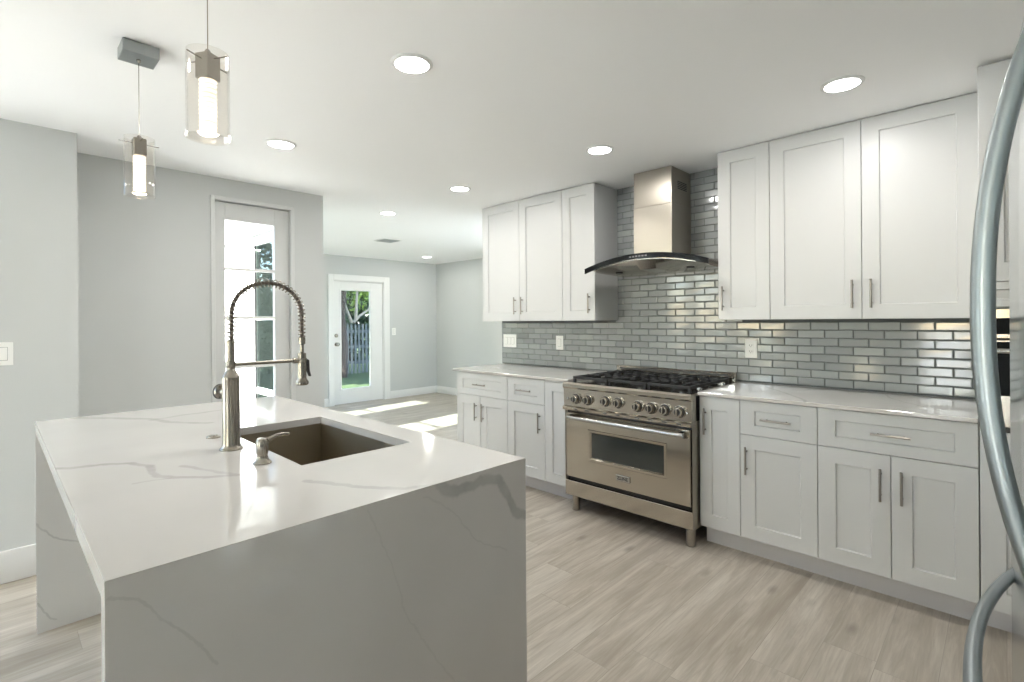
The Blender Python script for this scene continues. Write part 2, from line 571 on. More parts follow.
def wall_with_hole(name, axis, a0, a1, b0, b1, holes, mat='wall', z1=CE, parent=None):
    """axis 'x': wall spans y b0..b1 with thickness x a0..a1; holes = [(b0,b1,z0,z1)]"""
    mb = MB()

    def bx(p, q, r, t):
        if q - p < 1e-4 or t - r < 1e-4: return
        if axis == 'x': mb.box(a0, a1, p, q, r, t)
        else: mb.box(p, q, a0, a1, r, t)
    cur = b0
    for h in sorted(holes):
        bx(cur, h[0], 0, z1)
        bx(h[0], h[1], 0, h[2]); bx(h[0], h[1], h[3], z1)
        cur = h[1]
    bx(cur, b1, 0, z1)
    return struct(mb.build(name, mat, parent))


WL = wall_with_hole('wall_left', 'x', XL - .14, XL, YB, .335, [(-2.5, -1.2, .03, 2.3), (-1.05, -.25, .03, 2.3)])
struct(MB().box(XD - .14, XL - .14, .195, .335, 0, CE).build('wall_return', 'wall'))
FD0, FD1, FDT = 1.135, 1.685, 2.245
wall_with_hole('wall_recess', 'x', XD - .14, XD, .335, 1.96, [(FD0, FD1, 0, FDT)])
PD0, PD1 = -7.02, -4.74
wp = wall_with_hole('wall_partition', 'y', 1.83, 1.96, XF, XD - .14, [(PD0, PD1, 0, 2.22)])
wall_with_hole('wall_far', 'x', XF - .15, XF, 1.83, Y2 + .15, [(3.79, 4.70, 0, 2.01)])
wall_with_hole('wall_living', 'y', Y2, Y2 + .15, XF, -1.9, [(-4.6, -2.1, .05, 2.3)])
WR = wall_with_hole('wall_range', 'y', YW, YW + .12, -3.70, XR, [])
wall_with_hole('wall_living_end', 'x', -1.9, -1.78, YW + .12, Y2 + .15, [(4.4, 5.4, .1, 2.1)])
wall_with_hole('wall_right', 'x', XR, XR + .15, YB, YW + .12, [])
wall_with_hole('wall_back', 'y', YB - .1, YB, XL - .14, XR + .15, [(-3.65, -2.75, .05, 2.25), (-.92, -.30, .05, 2.25)])
# exterior skin and eave of the living-room wing, seen through the french door
ex = MB()
ex.box(XF - .15, PD0, 1.81, 1.83, -.1, 2.36).box(PD1, XD - .14, 1.81, 1.83, -.1, 2.36).box(PD0, PD1, 1.81, 1.83, 2.22, 2.36)
struct(ex.build('wall_exterior', 'exterior'))
ev = MB()
ev.box(XF - .3, XD - .14, 1.52, 1.81, 2.36, 2.40).box(XF - .3, XD - .14, 1.48, 1.52, 2.33, 2.50, .004)
ev.box(XF - .3, XD - .14, 1.77, 1.81, 2.27, 2.36, .004)
struct(ev.build('trim_1', 'doorgrey'))  # grey paint stands in for shade on the underside of the eave
# baseboards
BBH = .13


def baseboard(name, pieces):
    mb = MB()
    for p in pieces: mb.box(*p, 0, BBH, .004, 2)
    struct(mb.build(name, 'trim'))


mb = MB(); mb.box(XL, XL + .016, YB, .335, 0, .168, .005, 2); struct(mb.build('baseboard_left', 'trim'))
baseboard('baseboard_recess', [(XD, XD + .016, .335, 1.10), (XD, XD + .016, 1.73, 1.96)])
baseboard('baseboard_far', [(XF, XF + .016, 4.815, Y2 - .016), (XF, XF + .016, 1.96, 3.695)])
baseboard('baseboard_living', [(XF, -3.72, Y2 - .016, Y2)])
struct(MB().box(-4.4, 1.6, -5.9, YB - .1, 2.45, 2.60).build('sun_block_roof', 'exterior'))  # unseen roof, added to keep direct sun out of the back openings
struct(MB().box(-7.2, 4.0, 11.8, 12.0, -.12, 3.4).build('bounce_wall', 'exterior'))  # unseen white wall, added to bounce sunlight into the living room
# patio slab and unseen porch paving
struct(MB().box(-8.25, XD - .16, -3.0, 1.805, -.11, -.04).build('patio_floor', 'concrete'))
struct(MB().box(-5.2, 2.6, -9.0, YB - .1, -.11, -.04).build('unseen_porch_floor', 'paving'))
g = MB(); g.raw([(-70, -60, -.13), (60, -60, -.13), (60, 70, -.13), (-70, 70, -.13)], [(0, 1, 2, 3)])
struct(g.build('ground', 'paving'))  # unseen ground, made pale to bounce daylight up to the ceilings
struct(MB().box(-60, -8.3, -55, 60, -.128, -.115).build('lawn', 'grass'))

# ------------------------------------------------------------------ unseen windows, placed and sized for the daylight they let in (frames + glass)
def window_frame(name, axis, c0, c1, b0, b1, z0, z1, nb=1, nz=1):
    """axis x: spans y b0..b1, thickness x c0..c1"""
    mb = MB()
    f = .05

    def bx(p, q, r, t, mb_=None, d0=c0, d1=c1):
        if axis == 'x': (mb_ or mb).box(d0, d1, p, q, r, t, .003)
        else: (mb_ or mb).box(p, q, d0, d1, r, t, .003)
    bx(b0, b0 + f, z0, z1); bx(b1 - f, b1, z0, z1); bx(b0 + f, b1 - f, z0, z0 + f); bx(b0 + f, b1 - f, z1 - f, z1)
    for i in range(1, nb + 1):
        c = b0 + (b1 - b0) * i / (nb + 1); bx(c - .02, c + .02, z0 + f, z1 - f)
    o = struct(mb.build(name, 'trim'))
    gm = MB(); cm = (c0 + c1) / 2
    bx(b0 + f, b1 - f, z0 + f, z1 - f, gm, cm - .003, cm + .003)
    gm.build('pane', 'glass', o)
    return o


window_frame('window_1', 'x', XL - .11, XL - .05, -2.5, -1.2, .03, 2.3, 1)
window_frame('window_2', 'x', XL - .11, XL - .05, -1.05, -.25, .03, 2.3, 0)
window_frame('added_window_5', 'y', YB - .08, YB - .03, -3.65, -2.75, .05, 2.25, 0)  # this and the next: unseen back windows added to light ceiling and cabinets
window_frame('added_window_6', 'y', YB - .08, YB - .03, -.92, -.30, .05, 2.25, 0)
window_frame('added_window_3', 'y', Y2 + .04, Y2 + .10, -4.6, -2.1, .05, 2.3, 1)  # this and the next: hidden windows added to brighten the living room
window_frame('added_window_4', 'x', -1.87, -1.81, 4.4, 5.4, .1, 2.1, 0)

# ------------------------------------------------------------------ french door to the patio (kitchen)
tr = MB()
tw = .028
tr.box(XD, XD + .014, FD0 - tw, FD0, 0, FDT + tw, .003).box(XD, XD + .014, FD1, FD1 + tw, 0, FDT + tw, .003)
tr.box(XD, XD + .014, FD0, FD1, FDT, FDT + tw, .003)
struct(tr.build('trim_2', 'doorgrey'))
d1 = MB()
g0, g1, gz0, gz1 = 1.213, 1.571, .28, 2.112
xa, xb = XD - .075, XD - .03
d1.box(xa, xb, FD0 + .002, g0, .012, FDT - .004, .002).box(xa, xb, g1, FD1 - .002, .012, FDT - .004, .002)
d1.box(xa, xb, g0, g1, .012, gz0, .002).box(xa, xb, g0, g1, gz1, FDT - .004, .002)
D1 = struct(d1.build('door_1', 'doorgrey'))
mt = MB()
for z in (1.747, 1.378, 1.003, .63): mt.box(xa + .008, xb - .004, g0, g1, z - .011, z + .011, .003)
mt.build('muntin_bars', 'trim', D1)
MB().box(xa + .018, xa + .024, g0, g1, gz0, gz1).build('glass_pane', 'glass', D1)

# living-room doors to the patio: two glazed leaves with a white panel between
def patio_leaf(name, x0, x1, gx0, gx1):
    a, b = 1.845, 1.89
    z0, z1, gz0, gz1 = .012, 2.20, .28, 2.115
    mb = MB()
    mb.box(x0, gx0, a, b, z0, z1, .003).box(gx1, x1, a, b, z0, z1, .003)
    mb.box(gx0, gx1, a, b, z0, gz0, .003).box(gx0, gx1, a, b, gz1, z1, .003)
    D = struct(mb.build(name, 'exterior'))
    m2 = MB()
    for z, h in ((1.378, .012), (.66, .03)): m2.box(gx0, gx1, a + .004, b - .004, z - h, z + h, .003)
    m2.build('muntin_bars', 'trim', D)
    gk = MB()
    gk.box(gx0 + .001, gx0 + .022, a - .004, a + .01, gz0, gz1)
    gk.build('glazing_strip', 'slot', D)
    MB().box(gx0, gx1, a + .02, a + .026, gz0, gz1).build('glass_pane', 'patioglass', D)
    return D


patio_leaf('door_2', -5.60, PD1 - .004, -5.42, -4.87)
patio_leaf('door_3', PD0 + .004, -6.30, -6.86, -6.46)
struct(MB().box(-6.296, -5.604, 1.845, 1.92, 0, 2.22).build('trim_3', 'trim'))

# far exterior door with glass light
cs = MB()
cy0, cy1, ctop = 3.70, 4.812, 2.105
cs.box(XF, XF + .02, cy0, 3.79, 0, ctop, .003).box(XF, XF + .02, 4.70, cy1, 0, ctop, .003).box(XF, XF + .02, 3.79, 4.70, 2.01, ctop, .003)
struct(cs.build('trim_4', 'trim'))
jb = MB()
jb.box(XF - .15, XF - .001, 3.79, 3.80, 0, 2.01).box(XF - .15, XF - .001, 4.69, 4.70, 0, 2.01).box(XF - .15, XF - .001, 3.80, 4.69, 2.0, 2.01)
struct(jb.build('trim_5', 'trim'))
dd = MB()
fa, fb = XF - .065, XF - .02
y0, y1, z0, z1 = 3.803, 4.687, .01, 1.997
ga, gb, gc, gd = 3.932, 4.455, .25, 1.85
dd.box(fa, fb, y0, ga, z0, z1, .002).box(fa, fb, gb, y1, z0, z1, .002).box(fa, fb, ga, gb, z0, gc, .002).box(fa, fb, ga, gb, gd, z1, .002)
for (p, q, r, t) in ((ga - .025, ga, gc - .025, gd + .025), (gb, gb + .025, gc - .025, gd + .025), (ga, gb, gc - .025, gc), (ga, gb, gd, gd + .025)):
    dd.box(fb - .002, fb + .008, p, q, r, t, .003)
D4 = struct(dd.build('door_4', 'trim'))
MB().box(fa + .02, fa + .026, ga, gb, gc, gd).build('glass_pane', 'farglass', D4)
kb = MB()
kb.lathe([(.030, 0), (.030, .006), (.012, .012), (.012, .035), (.026, .045), (.030, .06), (.024, .075), (.0, .078)], (fb, 3.845, .98), (1, 0, 0))
kb.build('door_knob', 'nickel', D4)
db = MB(); db.lathe([(.030, 0), (.028, .014), (.020, .018), (.0, .019)], (fb, 3.845, 1.12), (1, 0, 0)); db.box(fb + .018, fb + .03, 3.838, 3.852, 1.10, 1.14, .002)
db.build('deadbolt', 'nickel', D4)

# ------------------------------------------------------------------ backsplash (part of the range wall)
bsx0, bsx1 = -3.622, -.08
gm = MB(); gm.box(bsx0, bsx1, YW - .004, YW, .914, 1.36).box(-2.30, -1.28, YW - .004, YW, 1.36, CE)
gm.build('tile_grout', 'grout', WR)
tm = bmesh.new()
tone = []


def tile(x0, x1, z0, z1):
    yb, ye, yf = YW - .004, YW - .0085, YW - .0105
    b = .0045
    j = [random.uniform(-.0004, .0004) for _ in range(4)]
    o = [(x0, yb, z0), (x1, yb, z0), (x1, yb, z1), (x0, yb, z1)]
    e = [(x0, ye, z0), (x1, ye, z0), (x1, ye, z1), (x0, ye, z1)]
    fr = [(x0 + b, yf + j[0], z0 + b), (x1 - b, yf + j[1], z0 + b), (x1 - b, yf + j[2], z1 - b), (x0 + b, yf + j[3], z1 - b)]
    vs = [tm.verts.new(p) for p in o + e + fr]
    fs = [(8, 9, 10, 11)]
    for k in range(4):
        l = (k + 1) % 4
        fs += [(k, l, 4 + l, 4 + k), (4 + k, 4 + l, 8 + l, 8 + k)]
    tn = random.random()
    for f in fs: tm.faces.new([vs[i] for i in f]); tone.append(tn)


PX, PZ, GR = .1495, .0497, .0042
row = 0
z = .921 - PZ
zr = .921 - PZ
while zr < CE - .01:
    za, zb = max(zr + GR / 2, .9155), min(zr + PZ - GR / 2, CE - .002)
    off = -.421 - (0 if row % 2 == 0 else PX / 2)
    k = math.floor((bsx0 - off) / PX)
    x = off + k * PX
    while x < bsx1:
        xa_, xb_ = max(x + GR / 2, bsx0), min(x + PX - GR / 2, bsx1)
        ok = xb_ - xa_ > .012 and zb - za > .008
        if zr + PZ > 1.352: 
            xa_, xb_ = max(xa_, -2.30), min(xb_, -1.28)
            ok = xb_ - xa_ > .012 and zb - za > .008
        if ok: tile(xa_, xb_, za, zb)
        x += PX
    zr += PZ; row += 1
bmesh.ops.recalc_face_normals(tm, faces=tm.faces[:])
me = bpy.data.meshes.new('glass_tiles'); tm.to_mesh(me); tm.free()
at = me.attributes.new('tone', 'FLOAT', 'FACE')
for i, v in enumerate(tone): at.data[i].value = v
me.materials.append(MAT['tile'])
o = bpy.data.objects.new('glass_tiles', me); COL.objects.link(o); o.parent = WR

# ------------------------------------------------------------------ cabinets
def shaker(mb, x0, x1, z0, z1, yf, th=.02, fr=.076, dep=.009):
    """front facing -Y with its face at y = yf"""
    fx = min(fr, (x1 - x0) * .3); fz = min(fr, (z1 - z0) * .28)
    c = .0015; k = .004
    def ring(i, y): return [(x0 + i, y, z0 + i), (x1 - i, y, z0 + i), (x1 - i, y, z1 - i), (x0 + i, y, z1 - i)]
    rings = [ring(0, yf + th), ring(0, yf + c), ring(c, yf)]
    for e, y in ((0, yf), (k, yf + dep)):
        rings.append([(x0 + fx + e, y, z0 + fz + e), (x1 - fx - e, y, z0 + fz + e), (x1 - fx - e, y, z1 - fz - e), (x0 + fx + e, y, z1 - fz - e)])
    vs = [p for r in rings for p in r]
    fs = [(3, 2, 1, 0), (16, 17, 18, 19)]
    for r in range(4):
        for q in range(4):
            l = (q + 1) % 4
            fs.append((4 * r + q, 4 * r + l, 4 * r + 4 + l, 4 * r + 4 + q))
    mb.raw(vs, fs)


def pull(parent, org, x, z, yf, vertical=True, L=.152):
    mb = MB(org); r = .0058; y = yf - .030
    d = V((0, 0, 1)) if vertical else V((1, 0, 0))
    c = V((x, y, z))
    mb.cyl(c - d * L / 2, c + d * L / 2, r, None, 12)
    for s_ in (-.65, .65):
        p = c + d * (L / 2 * s_); mb.cyl(p, p + V((0, .030, 0)), .0045, None, 10)
    return mb.build('handle', 'handle', parent)


def base_cabinet(x0, x1, label, drawer=None, doors=(), kickx=None, zsplit=.698):
    """drawer: True/False; doors: list of (x0,x1,handle_x)"""
    yf = 2.921
    o = V(((x0 + x1) / 2, 3.25, 0))
    T = thing('base_cabinet', o, label, 'cabinet')
    g = .0016
    b = MB(o); b.box(x0 + .0005, x1 - .0005, yf + .021, YW - .012, .12, .893); b.build('carcass', 'cabinet', T)
    k = MB(o); k.box(*(kickx or (x0, x1)), 3.015, 3.033, 0, .12); k.build('toe_kick', 'kick', T)
    top = .888
    if drawer:
        d = MB(o); shaker(d, x0 + g, x1 - g, zsplit + g, top, yf)
        D = d.build('drawer', 'cabinet', T)
        pull(D, o, (x0 + x1) / 2 + (drawer if drawer is not True else 0), .5 * (zsplit + top), yf, False)
        top = zsplit - g
    for a, c, hx in doors:
        d = MB(o); shaker(d, a + g, c - g, .122, top, yf)
        D = d.build('door', 'cabinet', T)
        pull(D, o, hx, (.558 if drawer else .745), yf)
    return T


# right run
base_cabinet(-1.300, -1.067, 'narrow white base cabinet with one door, right beside the stove', None, [(-1.300, -1.067, -1.262)], (-1.30, -1.067))
base_cabinet(-1.067, -.685, 'white base cabinet with one drawer over one door, right of the stove', True, [(-1.067, -.685, -1.03)])
base_cabinet(-.685, -.081, 'white base cabinet with wide drawer over two doors, nearest the refrigerator', True, [(-.685, -.384, -.422), (-.384, -.081, -.342)])
# left run
base_cabinet(-3.545, -2.905, 'white base cabinet with drawer over two doors, farthest left of the stove', True, [(-3.545, -3.235, -3.279), (-3.235, -2.905, -3.19)], zsplit=.694)
base_cabinet(-2.905, -2.505, 'white base cabinet with one drawer over one door, left of the stove', True, [(-2.905, -2.505, -2.552)], zsplit=.694)
base_cabinet(-2.505, -2.262, 'narrow white base cabinet without visible handle, at left side of the stove', None, [(-2.505, -2.262, -2.275)])


def wall_cabinet(x0, x1, label, doors):
    yf, z0, z1 = 3.245, 1.338, 2.404
    o = V(((x0 + x1) / 2, 3.42, z0))
    T = thing('wall_cabinet', o, label, 'cabinet')
    b = MB(o); b.box(x0 + .0005, x1 - .0005, yf + .021, YW - .0115, z0, z1); b.build('carcass', 'cabinet', T)
    for a, c, hx in doors:
        d = MB(o); shaker(d, a + .0016, c - .0016, z0, z1, yf)
        D = d.build('door', 'cabinet', T)
        pull(D, o, hx, 1.472, yf)
    return T


wall_cabinet(-1.315, -1.005, 'narrow one-door white wall cabinet just right of the range hood', [(-1.315, -1.005, -1.28)])
wall_cabinet(-1.005, -.084, 'wide two-door white wall cabinet beside the refrigerator', [(-1.005, -.546, -.587), (-.546, -.084, -.503)])
wall_cabinet(-3.547, -2.584, 'two-door white wall cabinet at the far left end of the range wall', [(-3.547, -3.068, -3.11), (-3.068, -2.584, -3.026)])
wall_cabinet(-2.584, -2.265, 'one-door white wall cabinet with exposed side, left of the range hood', [(-2.584, -2.265, -2.313)])

# counters
c = MB((-.69, 3.2, .894)); c.box(-1.300, -.082, 2.896, YW - .011, .8945, .914, .002)
tag(c.build('countertop', 'quartz_right'), 'white quartz countertop with grey vein, right of the stove', 'countertop')
c = MB((-2.9, 3.2, .894)); c.box(-3.580, -2.258, 2.896, YW - .011, .8945, .914, .002)
tag(c.build('countertop', 'quartz_left'), 'white quartz countertop left of the stove under the two switch plates', 'countertop')
for ob in list(COL.objects):
    if ob.name.startswith('countertop'): 
        me = ob.data; L = ob.location.copy()
        me.transform(Matrix.Translation(L)); ob.location = (0, 0, 0)   # veins are laid in room coordinates

# ------------------------------------------------------------------ island
IX0, IX1, IY0, IY1 = -3.045, -1.070, .127, 1.154
IT = .04
ISL = thing('kitchen_island', (0, 0, 0), 'white quartz waterfall island with grey veins in the foreground', 'kitchen island')
HX0, HX1, HY0, HY1 = -2.222, -1.508, .643, 1.034
m = MB()
zb, zt = .914 - .03, .914
ch = .0015


def ringr(x0, x1, y0, y1, z): return [(x0, y0, z), (x1, y0, z), (x1, y1, z), (x0, y1, z)]


rings = [ringr(HX0, HX1, HY0, HY1, zb), ringr(HX0, HX1, HY0, HY1, zt - ch), ringr(HX0 - ch, HX1 + ch, HY0 - ch, HY1 + ch, zt),
         ringr(IX0 + ch, IX1 - ch, IY0 + ch, IY1 - ch, zt), ringr(IX0 + ch, IX1 - ch, IY0, IY1, zt - ch), ringr(IX0 + IT, IX1 - IT, IY0, IY1, zt - IT),
         ringr(IX0 + IT + .04, IX1 - IT - .04, IY0 + .04, IY1 - .04, zt - IT), ringr(IX0 + IT + .04, IX1 - IT - .04, IY0 + .04, IY1 - .04, zb)]
vs = [p for r in rings for p in r]; fs = []
nr = len(rings)
for r in range(nr):
    for q in range(4):
        l = (q + 1) % 4; r2 = (r + 1) % nr
        fs.append((4 * r + q, 4 * r + l, 4 * r2 + l, 4 * r2 + q))
m.raw(vs, fs); m.build('countertop', 'quartz_top', ISL)
m = MB(); m.prism([(IX1 - IT, 0), (IX1, 0), (IX1, zt - .0026), (IX1 - .0008, zt - .0014), (IX1 - IT, zt - IT - .0008)], 'y', IY0, IY1); m.build('waterfall_panel', 'quartz_panel', ISL)
m = MB(); m.prism([(IX0 + IT, 0), (IX0, 0), (IX0, zt - .0026), (IX0 + .0008, zt - .0014), (IX0 + IT, zt - IT - .0008)], 'y', IY0, IY1); m.build('waterfall_panel', 'quartz_far', ISL)
m = MB()
bx0, bx1, by0, by1 = IX0 + IT + .001, IX1 - IT - .001, .47, 1.12
m.box(bx0, bx1, by0, by0 + .02, 0, .88).box(bx0, bx1, by1 - .02, by1, .10, .88).box(bx0, bx0 + .02, by0 + .02, by1 - .02, .1, .88)
m.box(bx1 - .02, bx1, by0 + .02, by1 - .02, .1, .88).box(bx0 + .02, bx1 - .02, by0 + .02, by1 - .02, .10, .12)
m.box(bx0, bx1, by1 - .09, by1 - .07, 0, .10)
m.build('cabinet_body', 'cabinet', ISL)
nd = 4
for i in range(nd):
    a = bx0 + (bx1 - bx0) * i / nd; b_ = bx0 + (bx1 - bx0) * (i + 1) / nd
    d = MB(); shaker(d, -(b_ - .0016), -(a + .0016), .122, .875, -(by1 + .0205))
    bmesh.ops.rotate(d.bm, verts=d.bm.verts[:], cent=(0, 0, 0), matrix=Matrix.Rotation(math.pi, 3, 'Z'))
    d.build('door', 'cabinet', ISL)

# sink
sk = MB()
sx0, sx1, sy0, sy1, sz0, sz1 = HX0 - .004, HX1 + .004, HY0 - .004, HY1 + .004, .66, zb - .0008
t_ = .004
rr = [ringr(sx0 - .012, sx1 + .012, sy0 - .012, sy1 + .012, sz1 - .006), ringr(sx0 - .012, sx1 + .012, sy0 - .012, sy1 + .012, sz1), ringr(sx0, sx1, sy0, sy1, sz1),
      ringr(sx0 + .006, sx1 - .006, sy0 + .006, sy1 - .006, sz0 + .025), ringr(sx0 + .03, sx1 - .03, sy0 + .03, sy1 - .03, sz0),
      ringr(sx0 + .03, sx1 - .03, sy0 + .03, sy1 - .03, sz0 - t_), ringr(sx0, sx1, sy0, sy1, sz0 + .02), ringr(sx0 - t_, sx1 + t_, sy0 - t_, sy1 + t_, sz1 - .006)]
vs = [p for r in rr for p in r]; fs = []
for r in range(len(rr) - 1):
    for q in range(4):
        l = (q + 1) % 4
        fs.append((4 * r + q, 4 * r + l, 4 * r + 4 + l, 4 * r + 4 + q))
for q in range(4):
    l = (q + 1) % 4; e = 4 * 7
    fs.append((e + q, e + l, l, q))
fs += [(16, 17, 18, 19), (23, 22, 21, 20)]
sk.raw(vs, fs)
SK = thing('undermount_sink', (0, 0, 0), 'brownish steel undermount sink set into the island top', 'sink')
sk.build('basin', 'steel_sink', SK, 20)
dr = MB(); dr.lathe([(.045, 0), (.045, .003), (.03, .004), (.0, .002)], ((sx0 + sx1) / 2, (sy0 + sy1) / 2, sz0)); dr.build('drain', 'nickel', SK)

# faucet
FX, FY = -1.875, .561
o = V((FX, FY, .914))
FA = thing('kitchen_faucet', o, 'tall brushed nickel spring pull-down faucet beside the island sink', 'faucet')
b = MB(o)
b.lathe([(.036, 0), (.036, .004), (.030, .010), (.0275, .02), (.0270, .10), (.0268, .232), (.0278, .236), (.0278, .243), (.024, .250), (.0135, .268), (.0125, .275), (.0125, .30)], o)
b.build('body', 'nickel', FA)
n_ = MB(o)
zc = .914
n_.lathe([(.0125, .275), (.0150, .280), (.0150, .296), (.0118, .298), (.0118, .366), (.009, .368), (.009, .37)], o)
n_.build('neck', 'nickel', FA)
# arch path
path = []
cz, ra = 1.370, .1165
for i in range(9): path.append(V((FX, FY + .003, 1.270 + (cz - 1.270) * i / 9)))
for i in range(33):
    a = math.pi * (1 - i / 32)
    path.append(V((FX, FY + .003 + ra + .003 + math.cos(a) * (ra + .003), cz + math.sin(a) * .112)))
for i in range(1, 8): path.append(V((FX, FY + .009 + 2 * ra, cz - .098 * i / 7)))
hs = MB(o); hs.tube(path, .0068, 10); hs.build('hose', 'hose', FA)
# spring helix along path
seg = [0]
for a, b_ in zip(path[:-1], path[1:]): seg.append(seg[-1] + (b_ - a).length)
tot = seg[-1]; turns = 40; hp = []
for i in range(turns * 12 + 1):
    s_ = tot * i / (turns * 12)
    k = max(j for j in range(len(seg)) if seg[j] <= s_ + 1e-9); k = min(k, len(path) - 2)
    f = (s_ - seg[k]) / (seg[k + 1] - seg[k]); p = path[k].lerp(path[k + 1], f)
    tn = (path[k + 1] - path[k]).normalized(); u = V((1, 0, 0)); w_ = tn.cross(u)
    a = 2 * math.pi * i / 12
    rs = .0150 - .0030 * min(1, max(0, (s_ / tot - .45) / .3))
    hp.append(p + (u * math.cos(a) + w_ * math.sin(a)) * rs)
sp = MB(o); sp.tube(hp, .0020, 6); sp.build('spring', 'nickel', FA)
hy = FY + .009 + 2 * ra
hd = MB(o)
hd.lathe([(.0, 0), (.019, 0), (.023, .004), (.023, .012), (.0165, .022), (.0150, .03), (.0150, .118), (.007, .122), (.007, .150), (.012, .153), (.0125, .175), (.009, .180), (.0, .180)], (FX, hy, 1.108))
hd.build('spray_head', 'nickel', FA)
tg = MB(o); tg.prism([(hy + .014, 1.205), (hy + .024, 1.200), (hy + .026, 1.160), (hy + .031, 1.140), (hy + .027, 1.138), (hy + .017, 1.165)], 'x', FX - .008, FX + .008)
tg.build('spray_lever', 'rubber', FA)
ar = MB(o); ar.tube([(FX, FY + .010, 1.200), (FX, hy - .020, 1.200)], .0062, 12); ar.cyl((FX, hy - .034, 1.200), (FX, hy - .012, 1.200), .0105, None, 16)
ar.lathe([(.0165, 0), (.0175, .003), (.0175, .013), (.0165, .016)], (FX, hy, 1.192))
ar.build('support_arm', 'nickel', FA)
lv = MB(o); hc = V((FX, FY, 1.106))
ldir = V((-.955, -.295, 0)).normalized()
lv.cyl(hc + ldir * .022, hc + ldir * .040, .0165, None, 24)
lv.tube([hc + ldir * .040, hc + ldir * .046, hc + ldir * .058], [.0165, .0245, .0245], 28)
lv.build('lever_knob', 'nickel', FA)
gr = MB(o)
for k in range(-3, 4):
    x = k * .0066; h = math.sqrt(max(0, .0235 ** 2 - x * x))
    side = ldir.cross(V((0, 0, 1)))
    c0 = hc + ldir * .059 + side * x
    gr.tube([c0 - V((0, 0, h)), c0 + V((0, 0, h))], .0012, 6)
gr.tube([hc + ldir * .058 + side * math.cos(a_) * .0245 + V((0, 0, math.sin(a_) * .0245)) for a_ in [2 * math.pi * i / 28 for i in range(28)]], .0022, 6, closed=True)
gr.build('knob_grooves', 'slot', FA)

# soap dispenser and air switch
o = V((-1.62, .57, .914))
SD = thing('soap_dispenser', o, 'small brushed nickel soap dispenser next to the sink', 'soap dispenser')
b = MB(o); b.lathe([(.0265, 0), (.0265, .003), (.018, .012), (.0150, .022), (.0150, .026), (.0172, .032), (.0172, .069), (.013, .075), (.0, .077)], o); b.build('body', 'nickel', SD)
b = MB(o); b.tube([o + V((0, .010, .062)), o + V((0, .026, .0705)), o + V((0, .045, .0775)), o + V((0, .064, .079)), o + V((0, .081, .0755))], [.0085, .0068, .0056, .005, .0045], 12); b.build('spout', 'nickel', SD)
o = V((-2.115, .572, .914))
b = MB(o); b.lathe([(.024, 0), (.024, .003), (.021, .007), (.014, .007), (.013, .010), (.0, .0105)], o)
tag(b.build('air_switch', 'nickel'), 'round nickel button on the island top behind the faucet', 'button')

# ------------------------------------------------------------------ range (stove)
RX0, RX1, RY = -2.250, -1.306, 2.840
rxc = (RX0 + RX1) / 2
o = V((rxc, 3.2, 0))
RG = thing('range_stove', o, 'stainless steel gas range with eight knobs between the base cabinets', 'stove')


def rz(z): return 1.342 + (z - 1.342) * 1.0143


b = MB(o); b.box(RX0 + .006, RX1 - .006, RY + .03, 3.555, .10, .885); b.build('body', 'darksteel', RG)
for sx in (RX0 + .001, RX1 - .005):
    b = MB(o); b.box(sx, sx + .004, RY + .004, 3.553, .104, .738, .001); b.build('side_panel', 'steel_z', RG)
b = MB(o)
b.prism([(RY + .05, .862), (RY - .012, .862), (RY - .020, .872), (RY - .020, .893), (RY - .010, .905), (RY + .05, .905)], 'x', RX0, RX1)
b.build('front_rail', 'steel_x', RG)
b = MB(o)
b.prism([(RY + .05, .740), (RY - .004, .740), (RY - .008, .8615), (RY + .05, .8615)], 'x', RX0, RX1)
b.build('control_panel', 'steel_x', RG)
b = MB(o)
b.prism([(RY + .05, .712), (RY - .018, .712), (RY - .022, .718), (RY - .022, .732), (RY - .010, .7395), (RY + .05, .7395)], 'x', RX0, RX1)
b.build('panel_lip', 'steel_x', RG)
for kx in (-2.107, -2.011, -1.868, -1.774, -1.634, -1.542, -1.451, -1.36):
    x = kx * 1.0143; z = .796 if kx > -1.7 or kx < -1.95 else .803
    c_ = V((x, RY - .0065, z))
    k = MB(o)
    k.lathe([(.037, 0), (.037, .006), (.033, .009), (.0285, .012), (.0285, .036), (.026, .040), (.0, .0405)], c_, (0, -1, 0), 28)
    k.mi = 1
    k.lathe([(.0345, .0085), (.0345, .0105), (.029, .0125), (.029, .0205)], c_, (0, -1, 0), 28)
    k.lathe([(.0185, .0395), (.0185, .0420), (.0, .0422)], c_, (0, -1, 0), 28)
    k.mi = 0
    k.box(x - .005, x + .005, RY - .056, RY - .042, z - .022, z + .022, .002)
    k.build('control_knob', ['steel_x', 'darksteel'], RG)
    ik = MB(o); ik.box(x - .016, x + .016, RY - .0225, RY - .0218, .721, .728); ik.build('knob_marking', 'slot', RG)
for sx in (RX0 + .035, RX1 - .03):
    k = MB(o); k.lathe([(.008, 0), (.008, .004), (.0, .006)], (sx, RY - .006, .79), (0, -1, 0), 16); k.build('indicator', 'chrome', RG)
